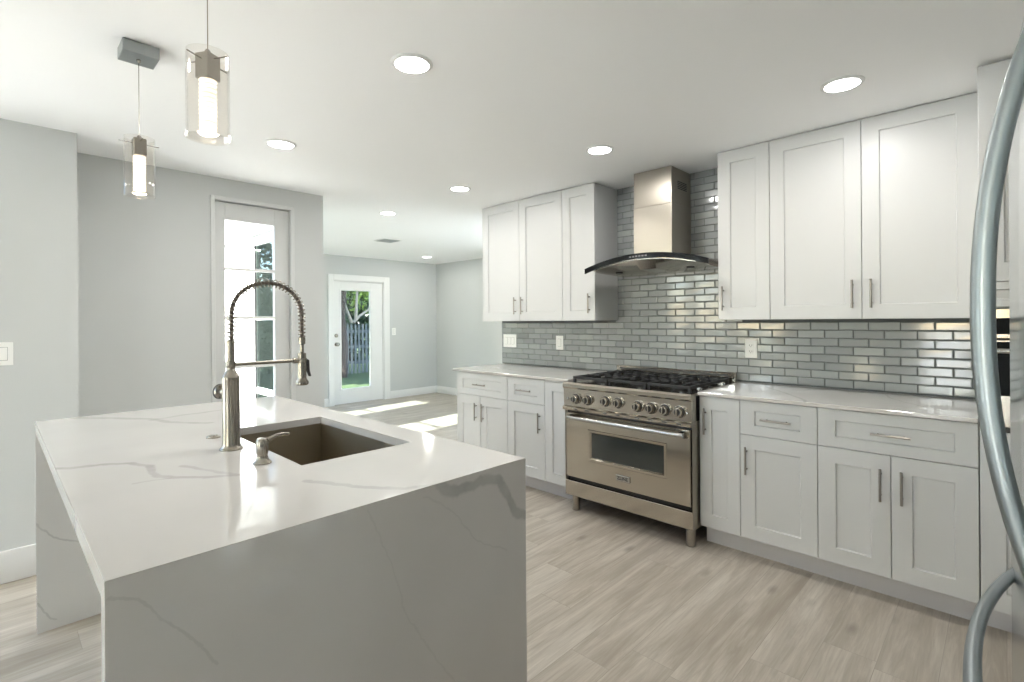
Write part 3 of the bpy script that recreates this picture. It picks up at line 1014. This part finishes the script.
# oven door
OD0, OD1, OZ0, OZ1 = RX0 + .012, RX1 - .014, .240, .692
gx0, gx1, gz0, gz1 = -2.022, -1.492, .402, .568
b = MB(o)
fw_ = .026
ox0, ox1, oz0, oz1 = gx0 - fw_, gx1 + fw_, gz0 - fw_, gz1 + fw_
def rect(x0, x1, z0, z1, y): return [(x0, y, z0), (x1, y, z0), (x1, y, z1), (x0, y, z1)]
rings = [rect(OD0, OD1, OZ0, OZ1, RY + .028), rect(OD0, OD1, OZ0, OZ1, RY + .003), rect(OD0 + .003, OD1 - .003, OZ0 + .003, OZ1 - .003, RY),
         rect(ox0, ox1, oz0, oz1, RY), rect(ox0 + .004, ox1 - .004, oz0 + .004, oz1 - .004, RY - .006), rect(gx0 - .008, gx1 + .008, gz0 - .008, gz1 + .008, RY - .005),
         rect(gx0, gx1, gz0, gz1, RY + .006), rect(gx0, gx1, gz0, gz1, RY + .028)]
vs = [p for r in rings for p in r]; fs = []
for r in range(len(rings)):
    r2 = (r + 1) % len(rings)
    for q in range(4):
        l = (q + 1) % 4; fs.append((4 * r + q, 4 * r + l, 4 * r2 + l, 4 * r2 + q))
b.raw(vs, fs)
DO = b.build('oven_door', 'steel_x', RG)
b = MB(o); b.box(gx0, gx1, RY + .006, RY + .014, gz0, gz1); b.build('oven_window', 'ovenglass', DO)
rk = MB(o)
for zz in (.45, .47): rk.box(gx0 + .01, gx1 - .01, RY + .0155, RY + .0175, zz, zz + .003)
b = MB(o)
hy_, hz_ = RY - .060, .668
b.tube([(RX0 + .075, hy_, hz_), (RX1 - .030, hy_, hz_)], .0135, 16)
b.build('oven_handle', 'chrome', DO)
for hx in (RX0 + .085, RX1 - .045):
    b = MB(o); b.prism([(RY, hz_ - .026), (RY, hz_ + .018), (hy_ - .005, hz_ + .015), (hy_ - .013, hz_ + .004), (hy_ - .012, hz_ - .013)], 'x', hx - .014, hx + .014)
    b.build('handle_bracket', 'steel_x', DO)
# badge with its lettering
bx0, bx1, bz0, bz1 = -1.826, -1.722, .294, .333
b = MB(o); b.box(bx0, bx1, RY - .007, RY, bz0, bz1, .0025); BD = b.build('badge', 'chrome', DO)


def letters(txt, size, mat, parent, org, origin, rot, depth=.0006):
    cu = bpy.data.curves.new('lettering', 'FONT'); cu.body = txt; cu.size = size; cu.extrude = depth
    cu.align_x = 'CENTER'; cu.align_y = 'CENTER'; cu.offset = size * .012
    tmp = bpy.data.objects.new('lettering', cu); COL.objects.link(tmp)
    dg = bpy.context.evaluated_depsgraph_get(); dg.update()
    me = bpy.data.meshes.new_from_object(tmp.evaluated_get(dg))
    bpy.data.objects.remove(tmp); bpy.data.curves.remove(cu)
    me.transform(Matrix.Translation(V(origin) - V(org)) @ rot.to_4x4())
    me.materials.clear(); me.materials.append(MAT[mat])
    ob = bpy.data.objects.new('lettering', me); COL.objects.link(ob); ob.parent = parent
    return ob


ROTF = Matrix.Rotation(R90, 3, 'X')
lt = letters('ZLINE', .030, 'slot', DO, o, ((bx0 + bx1) / 2, RY - .0074, (bz0 + bz1) / 2), ROTF)
b = MB(o); b.box(RX0 + .004, RX1 - .004, RY + .001, RY + .03, .108, .212, .003); b.build('drawer_panel', 'steel_x', RG)
for lx in (RX0 + .065, RX1 - .035):
    for ly in (RY + .045, 3.48):
        b = MB(o); b.lathe([(.026, .0), (.029, .004), (.029, .010), (.0265, .011), (.0265, .122), (.0, .122)], (lx, ly, 0)); b.build('leg', 'steel_z', RG)
b = MB(o); b.box(RX0 + .006, RX1 - .006, RY + .048, 3.505, .884, .902, .003); b.build('cooktop', 'steel_x', RG)
# burners + grates
gy0, gy1 = RY + .065, 3.475
for i in range(3):
    bx = RX0 + .03 + (RX1 - RX0 - .06) * (i + .5) / 3
    for by in (gy0 + .155, gy1 - .155):
        b = MB(o); b.lathe([(.062, 0), (.060, .006), (.042, .008), (.042, .014), (.036, .018), (.0, .019)], (bx, by, .902)); b.build('burner', 'iron', RG)
for i in range(3):
    x0 = RX0 + .03 + (RX1 - RX0 - .06) * i / 3 + .003; x1 = RX0 + .03 + (RX1 - RX0 - .06) * (i + 1) / 3 - .003
    b = MB(o); z0, z1 = .924, .941; w_ = .0075
    for yy in (gy0, (gy0 + gy1) / 2, gy1): b.box(x0, x1, yy - w_, yy + w_, z0, z1, .002)
    for xx in (x0 + w_, x1 - w_): b.box(xx - w_, xx + w_, gy0, gy1, z0, z1, .002)
    cxm = (x0 + x1) / 2
    for cyy in (gy0 + .155, gy1 - .155):
        for sx in (-1, 1):
            b.box(min(cxm + sx * .03, cxm + sx * .135), max(cxm + sx * .03, cxm + sx * .135), cyy - .006, cyy + .006, z0, z1 + .004, .002)
            b.box(cxm + sx * .075 - .006, cxm + sx * .075 + .006, cyy - .14, cyy + .14, z0, z1 + .002, .002)
        for sy in (-1, 1):
            b.box(cxm - .006, cxm + .006, min(cyy + sy * .03, cyy + sy * .145), max(cyy + sy * .03, cyy + sy * .145), z0, z1 + .004, .002)
    for xx in (x0 + .012, x1 - .012):
        for yy in (gy0, gy1): b.box(xx - .008, xx + .008, yy - .008, yy + .008, .9015, z0)
    b.build('grate', 'iron', RG)
b = MB(o); b.box(RX0 + .006, RX1 - .006, 3.508, 3.55, .90, .978, .003); BG = b.build('back_guard', 'steel_x', RG)
b = MB(o); b.box(RX0 + .04, RX1 - .05, 3.5055, 3.508, .950, .964); b.build('vent_slot', 'slot', BG)

# ------------------------------------------------------------------ hood
hx0, hx1, hyf = -2.245, -1.312, 3.085
hxc = (hx0 + hx1) / 2
o = V((hxc, 3.35, 1.70))
HD = thing('range_hood', o, 'stainless chimney range hood with curved black glass above the stove', 'range hood')
b = MB(o); b.box(-1.938, -1.640, 3.27, YW - .0115, 1.80, 2.15, .002); b.box(-1.936, -1.642, 3.272, YW - .0115, 2.15, 2.405, .002)
CH = b.build('chimney', 'steel_z', HD)
b = MB(o)
for k in range(5): b.box(-1.6412, -1.6395, 3.36, 3.50, 2.262 + k * .012, 2.268 + k * .012)
b.build('vent_slots', 'slot', CH)


def arc(t):   # t 0..1 across the width, top surface height
    u = 2 * t - 1
    return 1.722 + .075 * (1 - abs(u) ** 2.0)


NS = 28
def strip(mb, y0, y1, zt_, zb_, x0=hx0, x1=hx1):
    vs = []; fs = []
    for i in range(NS + 1):
        t = i / NS; x = hx0 + (hx1 - hx0) * t; h = arc(t)
        vs += [(x, y0, h + zt_), (x, y1, h + zt_), (x, y1, h + zb_), (x, y0, h + zb_)]
    for i in range(NS):
        a = 4 * i
        for k in range(4):
            l = (k + 1) % 4; fs.append((a + k, a + l, a + 4 + l, a + 4 + k))
    fs += [(3, 2, 1, 0), (4 * NS, 4 * NS + 1, 4 * NS + 2, 4 * NS + 3)]
    mb.raw(vs, fs)


b = MB(o); strip(b, hyf, hyf + .014, 0, -.037); FB = b.build('front_band', 'blackglass', HD)
b = MB(o)
for k in range(6):
    x = -1.858 + k * .024; t = (x - hx0) / (hx1 - hx0)
    b.box(x - .008, x + .008, hyf - .0006, hyf + .001, arc(t) - .024, arc(t) - .014)
b.build('control_symbols', 'icons', FB)
b = MB(o); strip(b, hyf + .0145, 3.52, 0, -.006); b.build('glass_canopy', 'lampglass', HD)
# steel body below the glass
b = MB(o)
vs = []; fs = []
n2 = 20; sx0, sx1 = hx0 + .05, hx1 - .05
for i in range(n2 + 1):
    x = sx0 + (sx1 - sx0) * i / n2; t = (x - hx0) / (hx1 - hx0); h = arc(t) - .0075
    low = 1.712
    vs += [(x, hyf + .02, h), (x, YW - .012, h), (x, YW - .012, low - .028), (x, hyf + .10, low - .018), (x, hyf + .02, max(low - .004, h - .034))]
for i in range(n2):
    for k in range(5):
        l = (k + 1) % 5; fs.append((5 * i + k, 5 * i + l, 5 * i + 5 + l, 5 * i + 5 + k))
fs += [(4, 3, 2, 1, 0), tuple(5 * n2 + q for q in range(5))]
b.raw(vs, fs); b.build('hood_body', 'steel_x', HD)
for lx in (-2.05, -1.50):
    b = MB(o); b.lathe([(.026, 0), (.026, .004), (.02, .005), (.0, .005)], (lx, 3.25, 1.6905), (0, 0, -1), 20); b.build('hood_lamp', 'darksteel', HD)
b = MB(o); b.box(hx1 - .012, hx1 + .0, YW - .06, YW - .012, 1.70, 1.735, .003); b.build('side_bracket', 'darksteel', HD)

# ------------------------------------------------------------------ tall oven cabinet + wall oven
tx0, tx1, tyf = -.078, .70, 2.90
o = V(((tx0 + tx1) / 2, 3.25, 0))
TC = thing('oven_cabinet', o, 'tall white cabinet around the wall oven, behind the refrigerator handle', 'cabinet')
b = MB(o)
b.box(tx0, tx0 + .02, tyf + .021, YW - .012, .12, 2.395).box(tx1 - .02, tx1, tyf + .021, YW - .012, .12, 2.395)
b.box(tx0 + .02, tx1 - .02, YW - .03, YW - .012, .12, 2.395).box(tx0 + .02, tx1 - .02, tyf + .021, YW - .03, 2.375, 2.395)
b.box(tx0 + .02, tx1 - .02, tyf + .021, YW - .03, .12, .14).box(tx0 + .02, tx1 - .02, tyf + .021, YW - .03, .845, .865).box(tx0 + .02, tx1 - .02, tyf + .021, YW - .03, 1.378, 1.398)
b.box(tx0, tx0 + .028, tyf, tyf + .02, .865, 1.378).box(tx1 - .028, tx1, tyf, tyf + .02, .865, 1.378)
b.build('carcass', 'cabinet', TC)
b = MB(o); b.box(tx0, tx1, 3.015, 3.033, 0, .12); b.build('toe_kick', 'kick', TC)
xm = (tx0 + tx1) / 2
for a, c_, hx in ((tx0, xm, xm - .04), (xm, tx1, xm + .04)):
    d = MB(o); shaker(d, a + .0016, c_ - .0016, 1.490, 2.395, tyf); D = d.build('door', 'cabinet', TC); pull(D, o, hx, 1.62, tyf)
    d = MB(o); shaker(d, a + .0016, c_ - .0016, .122, .862, tyf); D = d.build('door', 'cabinet', TC); pull(D, o, hx, .72, tyf)
d = MB(o); shaker(d, tx0 + .0016, tx1 - .0016, 1.384, 1.486, tyf, fr=.034); D = d.build('drawer', 'cabinet', TC)
WO = thing('wall_oven', V((xm, 3.1, .866)), 'built-in black glass and steel wall oven, partly hidden by the refrigerator handle', 'oven')
oo = V((xm, 3.1, .866))
ax0, ax1 = tx0 + .030, tx1 - .030
b = MB(oo); b.box(ax0, ax1, tyf + .002, YW - .05, .8655, 1.377); b.build('oven_body', 'darksteel', WO)
b = MB(oo); b.box(ax0, ax1, tyf - .02, tyf + .0015, 1.255, 1.376, .002); b.mi = 1; b.box(ax0 + .018, ax1 - .018, tyf - .0215, tyf - .0195, 1.272, 1.338); b.build('control_panel', ['steel_x', 'blackglass'], WO)
b = MB(oo); b.box(ax0, ax1, tyf - .022, tyf + .0015, .892, 1.248, .002); b.mi = 1; b.box(ax0 + .018, ax1 - .018, tyf - .0235, tyf - .0215, 1.02, 1.24)
DV = b.build('oven_door', ['steel_x', 'blackglass'], WO)
b = MB(oo); b.cyl((ax0 + .02, tyf - .065, 1.205), (ax1 - .02, tyf - .065, 1.205), .012, None, 14)
for hx in (ax0 + .05, ax1 - .05): b.cyl((hx, tyf - .065, 1.205), (hx, tyf - .0225, 1.205), .009, None, 10)
b.build('oven_handle', 'chrome', DV)

# ------------------------------------------------------------------ refrigerator (local frame: front faces -X, origin at its far front corner on the floor)
FRZ = math.radians(2.9)
RF = thing('refrigerator', (.006, 1.31, 0), 'stainless refrigerator with curved bar handles at right edge', 'refrigerator', rz=FRZ)
Wd, Dp, Ht = .915, .70, 1.77
b = MB(); b.box(.062, Dp, -Wd + .01, -.01, .03, Ht - .02, .004)
for fx in (.12, Dp - .08):
    for fy in (-Wd + .08, -.08): b.cyl((fx, fy, 0), (fx, fy, .035), .02, None, 12)
b.build('body', 'darksteel', RF)
half = -Wd / 2
FD_T = .055
def fdoor(name, y0_, y1_, z0_, z1_):
    b = MB(); b.box(0, FD_T, y0_, y1_, z0_, z1_, .008, 3); return b.build(name, 'fridge', RF)
fd_l = fdoor('door', half + .002, -.001, .985, Ht)
fd_r = fdoor('door', -Wd + .001, half - .002, .985, Ht)
dw1 = fdoor('drawer', -Wd + .001, -.001, .665, .978)
dw2 = fdoor('drawer', -Wd + .001, -.001, .06, .658)


def bar_v(parent, yc, z0_, z1_, bow):
    pts = []; rad = []
    for i in range(29):
        t = i / 28; u = 2 * t - 1
        pts.append(V((.006 - bow * (1 - abs(u) ** 2.2), yc, z0_ + (z1_ - z0_) * t)))
        rad.append(.0100 + .0012 * (1 - abs(u)))
    b = MB(); b.tube(pts, rad, 16, flat=(V((0, 1, 0)), .9)); return b.build('handle', 'fridge_handle', parent)


bar_v(fd_l, half + .022, 1.005, 1.70, .055)
bar_v(fd_r, half - .030, 1.005, 1.70, .055)


def bar_h(parent, zc_, y0_, y1_, bow):
    pts = []; rad = []
    for i in range(29):
        t = i / 28; u = 2 * t - 1
        pts.append(V((.006 - bow * (1 - abs(u) ** 2.2), y0_ + (y1_ - y0_) * t, zc_)))
        rad.append(.0085 + .001 * (1 - abs(u)))
    b = MB(); b.tube(pts, rad, 16); return b.build('handle', 'fridge_handle', parent)


bar_h(dw1, .885, -.03, -Wd + .03, .066)
bar_h(dw2, .575, -.03, -Wd + .03, .066)
b = MB(); b.box(-.0007, .001, -.10, -.075, 1.408, 1.420); 

# ------------------------------------------------------------------ switch plates and outlets
def plate(name, label, cat, origin, facing, wdt, hgt, gangs, kind):
    """facing 'x' (+X normal) or 'y' (-Y normal); origin = centre on wall surface"""
    T = thing(name, origin, label, cat)
    def bx(mb, u0, u1, v0, v1, d0, d1, bev=.0):
        if facing == 'x': mb.box(d0, d1, u0, u1, v0, v1, bev)
        else: mb.box(u0, u1, -d1, -d0, v0, v1, bev)
    b = MB(); bx(b, -wdt / 2, wdt / 2, -hgt / 2, hgt / 2, 0, .006, .002); b.build('plate', 'plastic', T)
    for g_ in range(gangs):
        c_ = (g_ - (gangs - 1) / 2) * .046
        b = MB()
        if kind == 'switch':
            bx(b, c_ - .0165, c_ + .0165, -.033, .033, .0062, .009, .0015); b.mi = 1; bx(b, c_ - .0185, c_ + .0185, -.035, .035, .0058, .0063); b.build('rocker', ['plastic', 'gap'], T)
        else:
            for s_ in (-1, 1): bx(b, c_ - .017, c_ + .017, s_ * .02 - .0145, s_ * .02 + .0145, .006, .0085, .002)
            b.mi = 1
            for s_ in (-1, 1):
                for q in (-.007, .007): bx(b, c_ + q - .0012, c_ + q + .0012, s_ * .02 - .003, s_ * .02 + .007, .0083, .0088)
                bx(b, c_ - .002, c_ + .002, s_ * .02 - .010, s_ * .02 - .006, .0083, .0088)
            b.build('receptacle', ['plastic', 'slot'], T)
    return T


YT = YW - .0105
plate('light_switch', 'white double switch plate on the left wall above the island end', 'light switch', (XL, .012, 1.188), 'x', .125, .120, 2, 'switch')
plate('light_switch', 'wide white three-gang switch plate at left end of the tiled backsplash', 'light switch', (-3.506, YT, 1.143), 'y', .175, .125, 3, 'switch')
plate('light_switch', 'single white plate on the tiles under the left wall cabinets', 'light switch', (-2.876, YT, 1.139), 'y', .082, .126, 1, 'switch')
plate('power_outlet', 'white power outlet on the tiles right of the stove', 'outlet', (-1.226, YT, 1.142), 'y', .078, .126, 1, 'outlet')
plate('light_switch', 'small white switch plate beside the far glass door', 'light switch', (XF, 4.90, 1.165), 'x', .078, .125, 1, 'switch')

# ------------------------------------------------------------------ ceiling lights
def downlight(x, y, label, first=[None], power=1.0):
    if first[0] is None:
        T = thing('ceiling_downlight', (x, y, CE), label, 'ceiling light')
        b = MB(); b.lathe([(.070, -.0005), (.086, -.0005), (.086, -.003), (.078, -.008), (.070, -.008)], (0, 0, 0), n=36, ring=True); b.build('trim_ring', 'trim', T)
        b = MB(); b.lathe([(.070, -.004), (.066, -.0075), (.0, -.0078)], (0, 0, 0), n=36); b.build('diffuser', 'led', T)
        first[0] = T
    else:
        T = copy_tree(first[0]); T.location = (x, y, CE); T['label'] = label
    T['group'] = 'recessed ceiling downlights'
    l = bpy.data.lights.new('downlight_lamp', 'AREA'); l.shape = 'DISK'; l.size = .13; l.energy = LAMP_W * power
    l.color = (1.0, .98, .95)
    lo = bpy.data.objects.new('downlight_lamp', l); COL.objects.link(lo); lo.location = (x, y, CE - .012)
    return T


downlight(-1.753, 1.217, 'large round white downlight above the island, top centre of the photo')
downlight(-.525, 2.705, 'round white downlight above the right wall cabinets')
downlight(-3.096, 1.209, 'round white downlight near the french door, left of centre')
downlight(-1.813, 2.659, 'round white downlight just left of the hood chimney')
downlight(-3.137, 2.631, 'small round downlight left of the upper left wall cabinets')
downlight(-4.335, 2.715, 'small round downlight beyond the kitchen, near the ceiling vent')
downlight(-6.847, 5.023, 'tiny far downlight in the back corner of the living room')

o = V((-5.80, 3.63, CE))
b = MB(o); b.box(-5.93, -5.67, 3.50, 3.76, CE - .008, CE - .001, .003)
VT = thing('ceiling_vent', o, 'square white air vent in the far room ceiling', 'vent')
b.build('frame', 'trim', VT)
b = MB(o)
for k in range(7): b.box(-5.91, -5.69, 3.525 + k * .032, 3.545 + k * .032, CE - .0135, CE - .0085)
b.build('louvres', 'canopy_steel', VT)

# ------------------------------------------------------------------ pendants
def m_lamp_core():
    n = N('ribbed_lit_glass')
    n.p.inputs['Base Color'].default_value = (.9, .87, .8, 1); n.p.inputs['Roughness'].default_value = .3
    tc = n.new('ShaderNodeTexCoord'); sp_ = n.new('ShaderNodeSeparateXYZ'); n.link(tc.outputs['Object'], sp_.inputs[0])
    wv = n.math('SINE', n.math('MULTIPLY', sp_.outputs[2], 2 * math.pi / .0125))
    st = n.math('ADD', n.math('MULTIPLY', wv, .28), .62)
    n.p.inputs['Emission Color'].default_value = (1.0, .90, .74, 1)
    n.link(st, n.p.inputs['Emission Strength'])
    return n.m


MAT['core'] = m_lamp_core()
PT = 2.075   # top of glass of first pendant


def pendant(x, y, zt_, label, rot):
    """zt_: z of the metal block's top"""
    T = thing('pendant_light', (x, y, CE), label, 'pendant light', 'glass pendants over the island', rot)
    z = zt_ - CE
    b = MB(); b.box(-.055, .055, -.058, .058, -.047, -.001, .002); CN = b.build('canopy', 'canopy_steel', T)
    b = MB(); b.lathe([(.007, 0), (.007, -.006), (.004, -.012), (.0, -.012)], (0, 0, -.047)); b.build('cord_grip', 'nickel', CN)
    b = MB(); b.cyl((0, 0, -.047), (0, 0, z + .012), .0013, None, 8); b.build('cord', 'nickel', T)
    b = MB(); b.lathe([(.008, z), (.008, z + .008), (.005, z + .014), (.0, z + .014)], (0, 0, 0), n=16); b.box(-.021, .021, -.021, .021, z - .066, z, .002); b.build('socket_block', 'handle', T)
    b = MB()
    b.tube([(-.064, 0, z - .012), (.064, 0, z - .012)], .0016, 8); b.tube([(0, -.064, z - .018), (0, .064, z - .018)], .0016, 8)
    b.build('cross_pins', 'nickel', T)
    b = MB()
    zz = z - .0665
    prof = []
    nr_ = 12; hgt = .132
    for i in range(nr_ * 4 + 1):
        f = i / (nr_ * 4)
        prof.append((.0195 + .0022 * math.sin(f * nr_ * 2 * math.pi), zz - hgt * f))
    b.lathe(prof, (0, 0, 0), n=20)
    b.build('lit_core', 'core', T, 60)
    b = MB()
    r0, r1 = .0505, .0475; zt2, zb2 = z + .004, z - .222
    n = 36
    t = bmesh.new()
    rg = []
    for r, h in ((r0, zt2), (r0, zb2), (r1, zb2 + .004), (r1, zt2)):
        rg.append([t.verts.new((r * math.cos(2 * math.pi * k / n), r * math.sin(2 * math.pi * k / n), h)) for k in range(n)])
    for a in range(4):
        A_, B_ = rg[a], rg[(a + 1) % 4]
        for k in range(n): t.faces.new((A_[k], A_[(k + 1) % n], B_[(k + 1) % n], B_[k]))
    t.faces.new(rg[2]); 
    bmesh.ops.recalc_face_normals(t, faces=t.faces[:])
    b._merge(t); b.build('glass_cylinder', 'lampglass', T)
    l = bpy.data.lights.new('pendant_lamp', 'POINT'); l.energy = 1.0; l.color = (1, .86, .66); l.shadow_soft_size = .03
    lo = bpy.data.objects.new('pendant_lamp', l); COL.objects.link(lo); lo.location = (x, y, zt_ - .235)
    return T


pendant(-2.40, .40, 2.055, 'glass cylinder pendant hanging at left from a visible square ceiling canopy', 0)
pendant(-1.505, .40, 2.049, 'glass cylinder pendant nearest the camera, its canopy above the picture', math.radians(30))

# ------------------------------------------------------------------ garden
FN = thing('picket_fence', (-12.8, 7.2, -.13), 'weathered blue grey picket fence seen through the far glass door', 'fence')
for i in range(30):
    y = -1.7 + i * .112
    b = MB(); h = 1.42 + random.uniform(-.02, .02); lean = random.uniform(-.006, .006)
    b.prism([(y - .029, .06), (y + .029, .06), (y + .029 + lean, h - .04), (y + lean, h), (y - .029 + lean, h - .04)], 'x', 0, .02)
    b.build('picket', 'fence', FN)
for zr_ in (.35, .78, 1.2):
    b = MB(); b.box(-.04, -.001, -1.75, 1.6, zr_ - .04, zr_ + .04, .004); b.build('rail', 'fence', FN)


def leaves(mb, centre, rad, n, size):
    c = V(centre); r = V(rad)
    vs = []; fs = []
    for i in range(n):
        d = V((random.gauss(0, 1), random.gauss(0, 1), random.gauss(0, 1))).normalized() * (random.random() ** .4)
        p = c + V((d.x * r.x, d.y * r.y, d.z * r.z))
        a = V((random.gauss(0, 1), random.gauss(0, 1), random.gauss(0, 1))).normalized()
        b_ = a.cross(V((random.gauss(0, 1), random.gauss(0, 1), random.gauss(0, 1)))).normalized()
        s_ = size * random.uniform(.6, 1.3)
        k = len(vs)
        vs += [p - a * s_, p + b_ * s_ * .45, p + a * s_, p - b_ * s_ * .45]
        fs.append((k, k + 1, k + 2, k + 3))
    mb.raw(vs, fs)


def tree(name, base, label, trunk, branches, crowns, mat, cat='tree', tr=.11):
    T = thing(name, base, label, cat)
    b = MB()
    b.tube([V(p) for p in trunk], [tr * (1 - .45 * i / (len(trunk) - 1)) for i in range(len(trunk))], 10)
    b.build('trunk', 'bark', T)
    for br_ in branches:
        b = MB(); b.tube([V(p) for p in br_], [.045 - .025 * i / (len(br_) - 1) for i in range(len(br_))], 8); b.build('branch', 'branch', T)
    b = MB()
    for c_, r_, n_l, s_ in crowns: leaves(b, c_, r_, n_l, s_)
    o_ = b.build('foliage', mat, T)
    return T


tree('garden_tree', (-12.45, 6.42, -.13), 'tree with dark trunk at the left edge of the far door glass', [(0, 0, 0), (.02, .03, .8), (-.03, -.02, 1.6), (0, .05, 2.6), (.1, .1, 3.6)],
     [[(-.1, .35, 1.45), (-.15, .55, 1.62), (-.2, .85, 1.8), (-.2, 1.1, 2.15)], [(-.1, .30, 1.45), (-.1, .12, 1.9), (-.1, -.05, 2.5)], [(-.1, .42, 1.5), (-.1, .46, 2.2), (-.1, .48, 3.0)]],
     [((-.6, .95, 2.15), (.7, .62, .55), 420, .06), ((.4, .6, 3.2), (1.6, 1.6, .7), 900, .08)], 'leaf_bright')
k = 0
for bx, by, h, lab in ((-17.0, 6.0, 7, 'dense dark tree behind the fence, left in the far door glass'), (-17.6, 9.4, 7.5, 'dense dark tree behind the fence, middle of the far door glass'),
                       (-16.5, 12.6, 6.5, 'dense dark tree behind the fence, right in the far door glass')):
    tree('evergreen_tree', (bx, by, -.13), lab, [(0, 0, 0), (0, .1, 2), (0, 0, h * .7)], [], [((0, 0, h * .42), (1.6, 1.65, h * .44), 5200, .16)], 'leaf_dark', tr=.2)
for bx, by, h, lab in ((-13.6, -4.1, 5, 'dark garden tree reflected in the patio door panes'), (-18.2, -4.4, 7, 'dark garden tree at the far side of the patio lawn'), (-12.0, -8.0, 6.5, 'dark garden tree on the lawn away from the house')):
    tree('lawn_tree', (bx, by, -.13), lab, [(0, 0, 0), (0, .1, 2), (0, 0, h * .7)], [], [((0, 0, h * .5), (1.9, 2.0, h * .40), 4200, .16)], 'leaf_dark', tr=.2)

tree('added_shade_tree', (-10.6, .9, -.13), 'broad unseen tree added to shade the fence and lawn', [(0, 0, 0), (0, .1, 2), (.1, 0, 4.2)], [], [((-.6, .2, 5.0), (3.6, 1.6, 1.5), 5200, .2)], 'leaf_dark', tr=.22)  # tree out of view, added to throw shade on the fence and grass

HG = thing('hedge', (-13.6, -.2, -.13), 'dark hedge added out of view to darken the patio door reflection', 'hedge')  # added so the patio panes reflect something dark
b = MB()
for q in range(5): leaves(b, (.2 * math.sin(q * 2.1), -1.3 + q * .72, 1.25), (.62, .62, 1.25), 1300, .10)
b.build('foliage', 'leaf_dark', HG)
b = MB()
for q in range(5): b.tube([(0, -1.3 + q * .72, 0), (.03, -1.28 + q * .72, 1.4)], .03, 8)
b.build('stems', 'bark', HG)
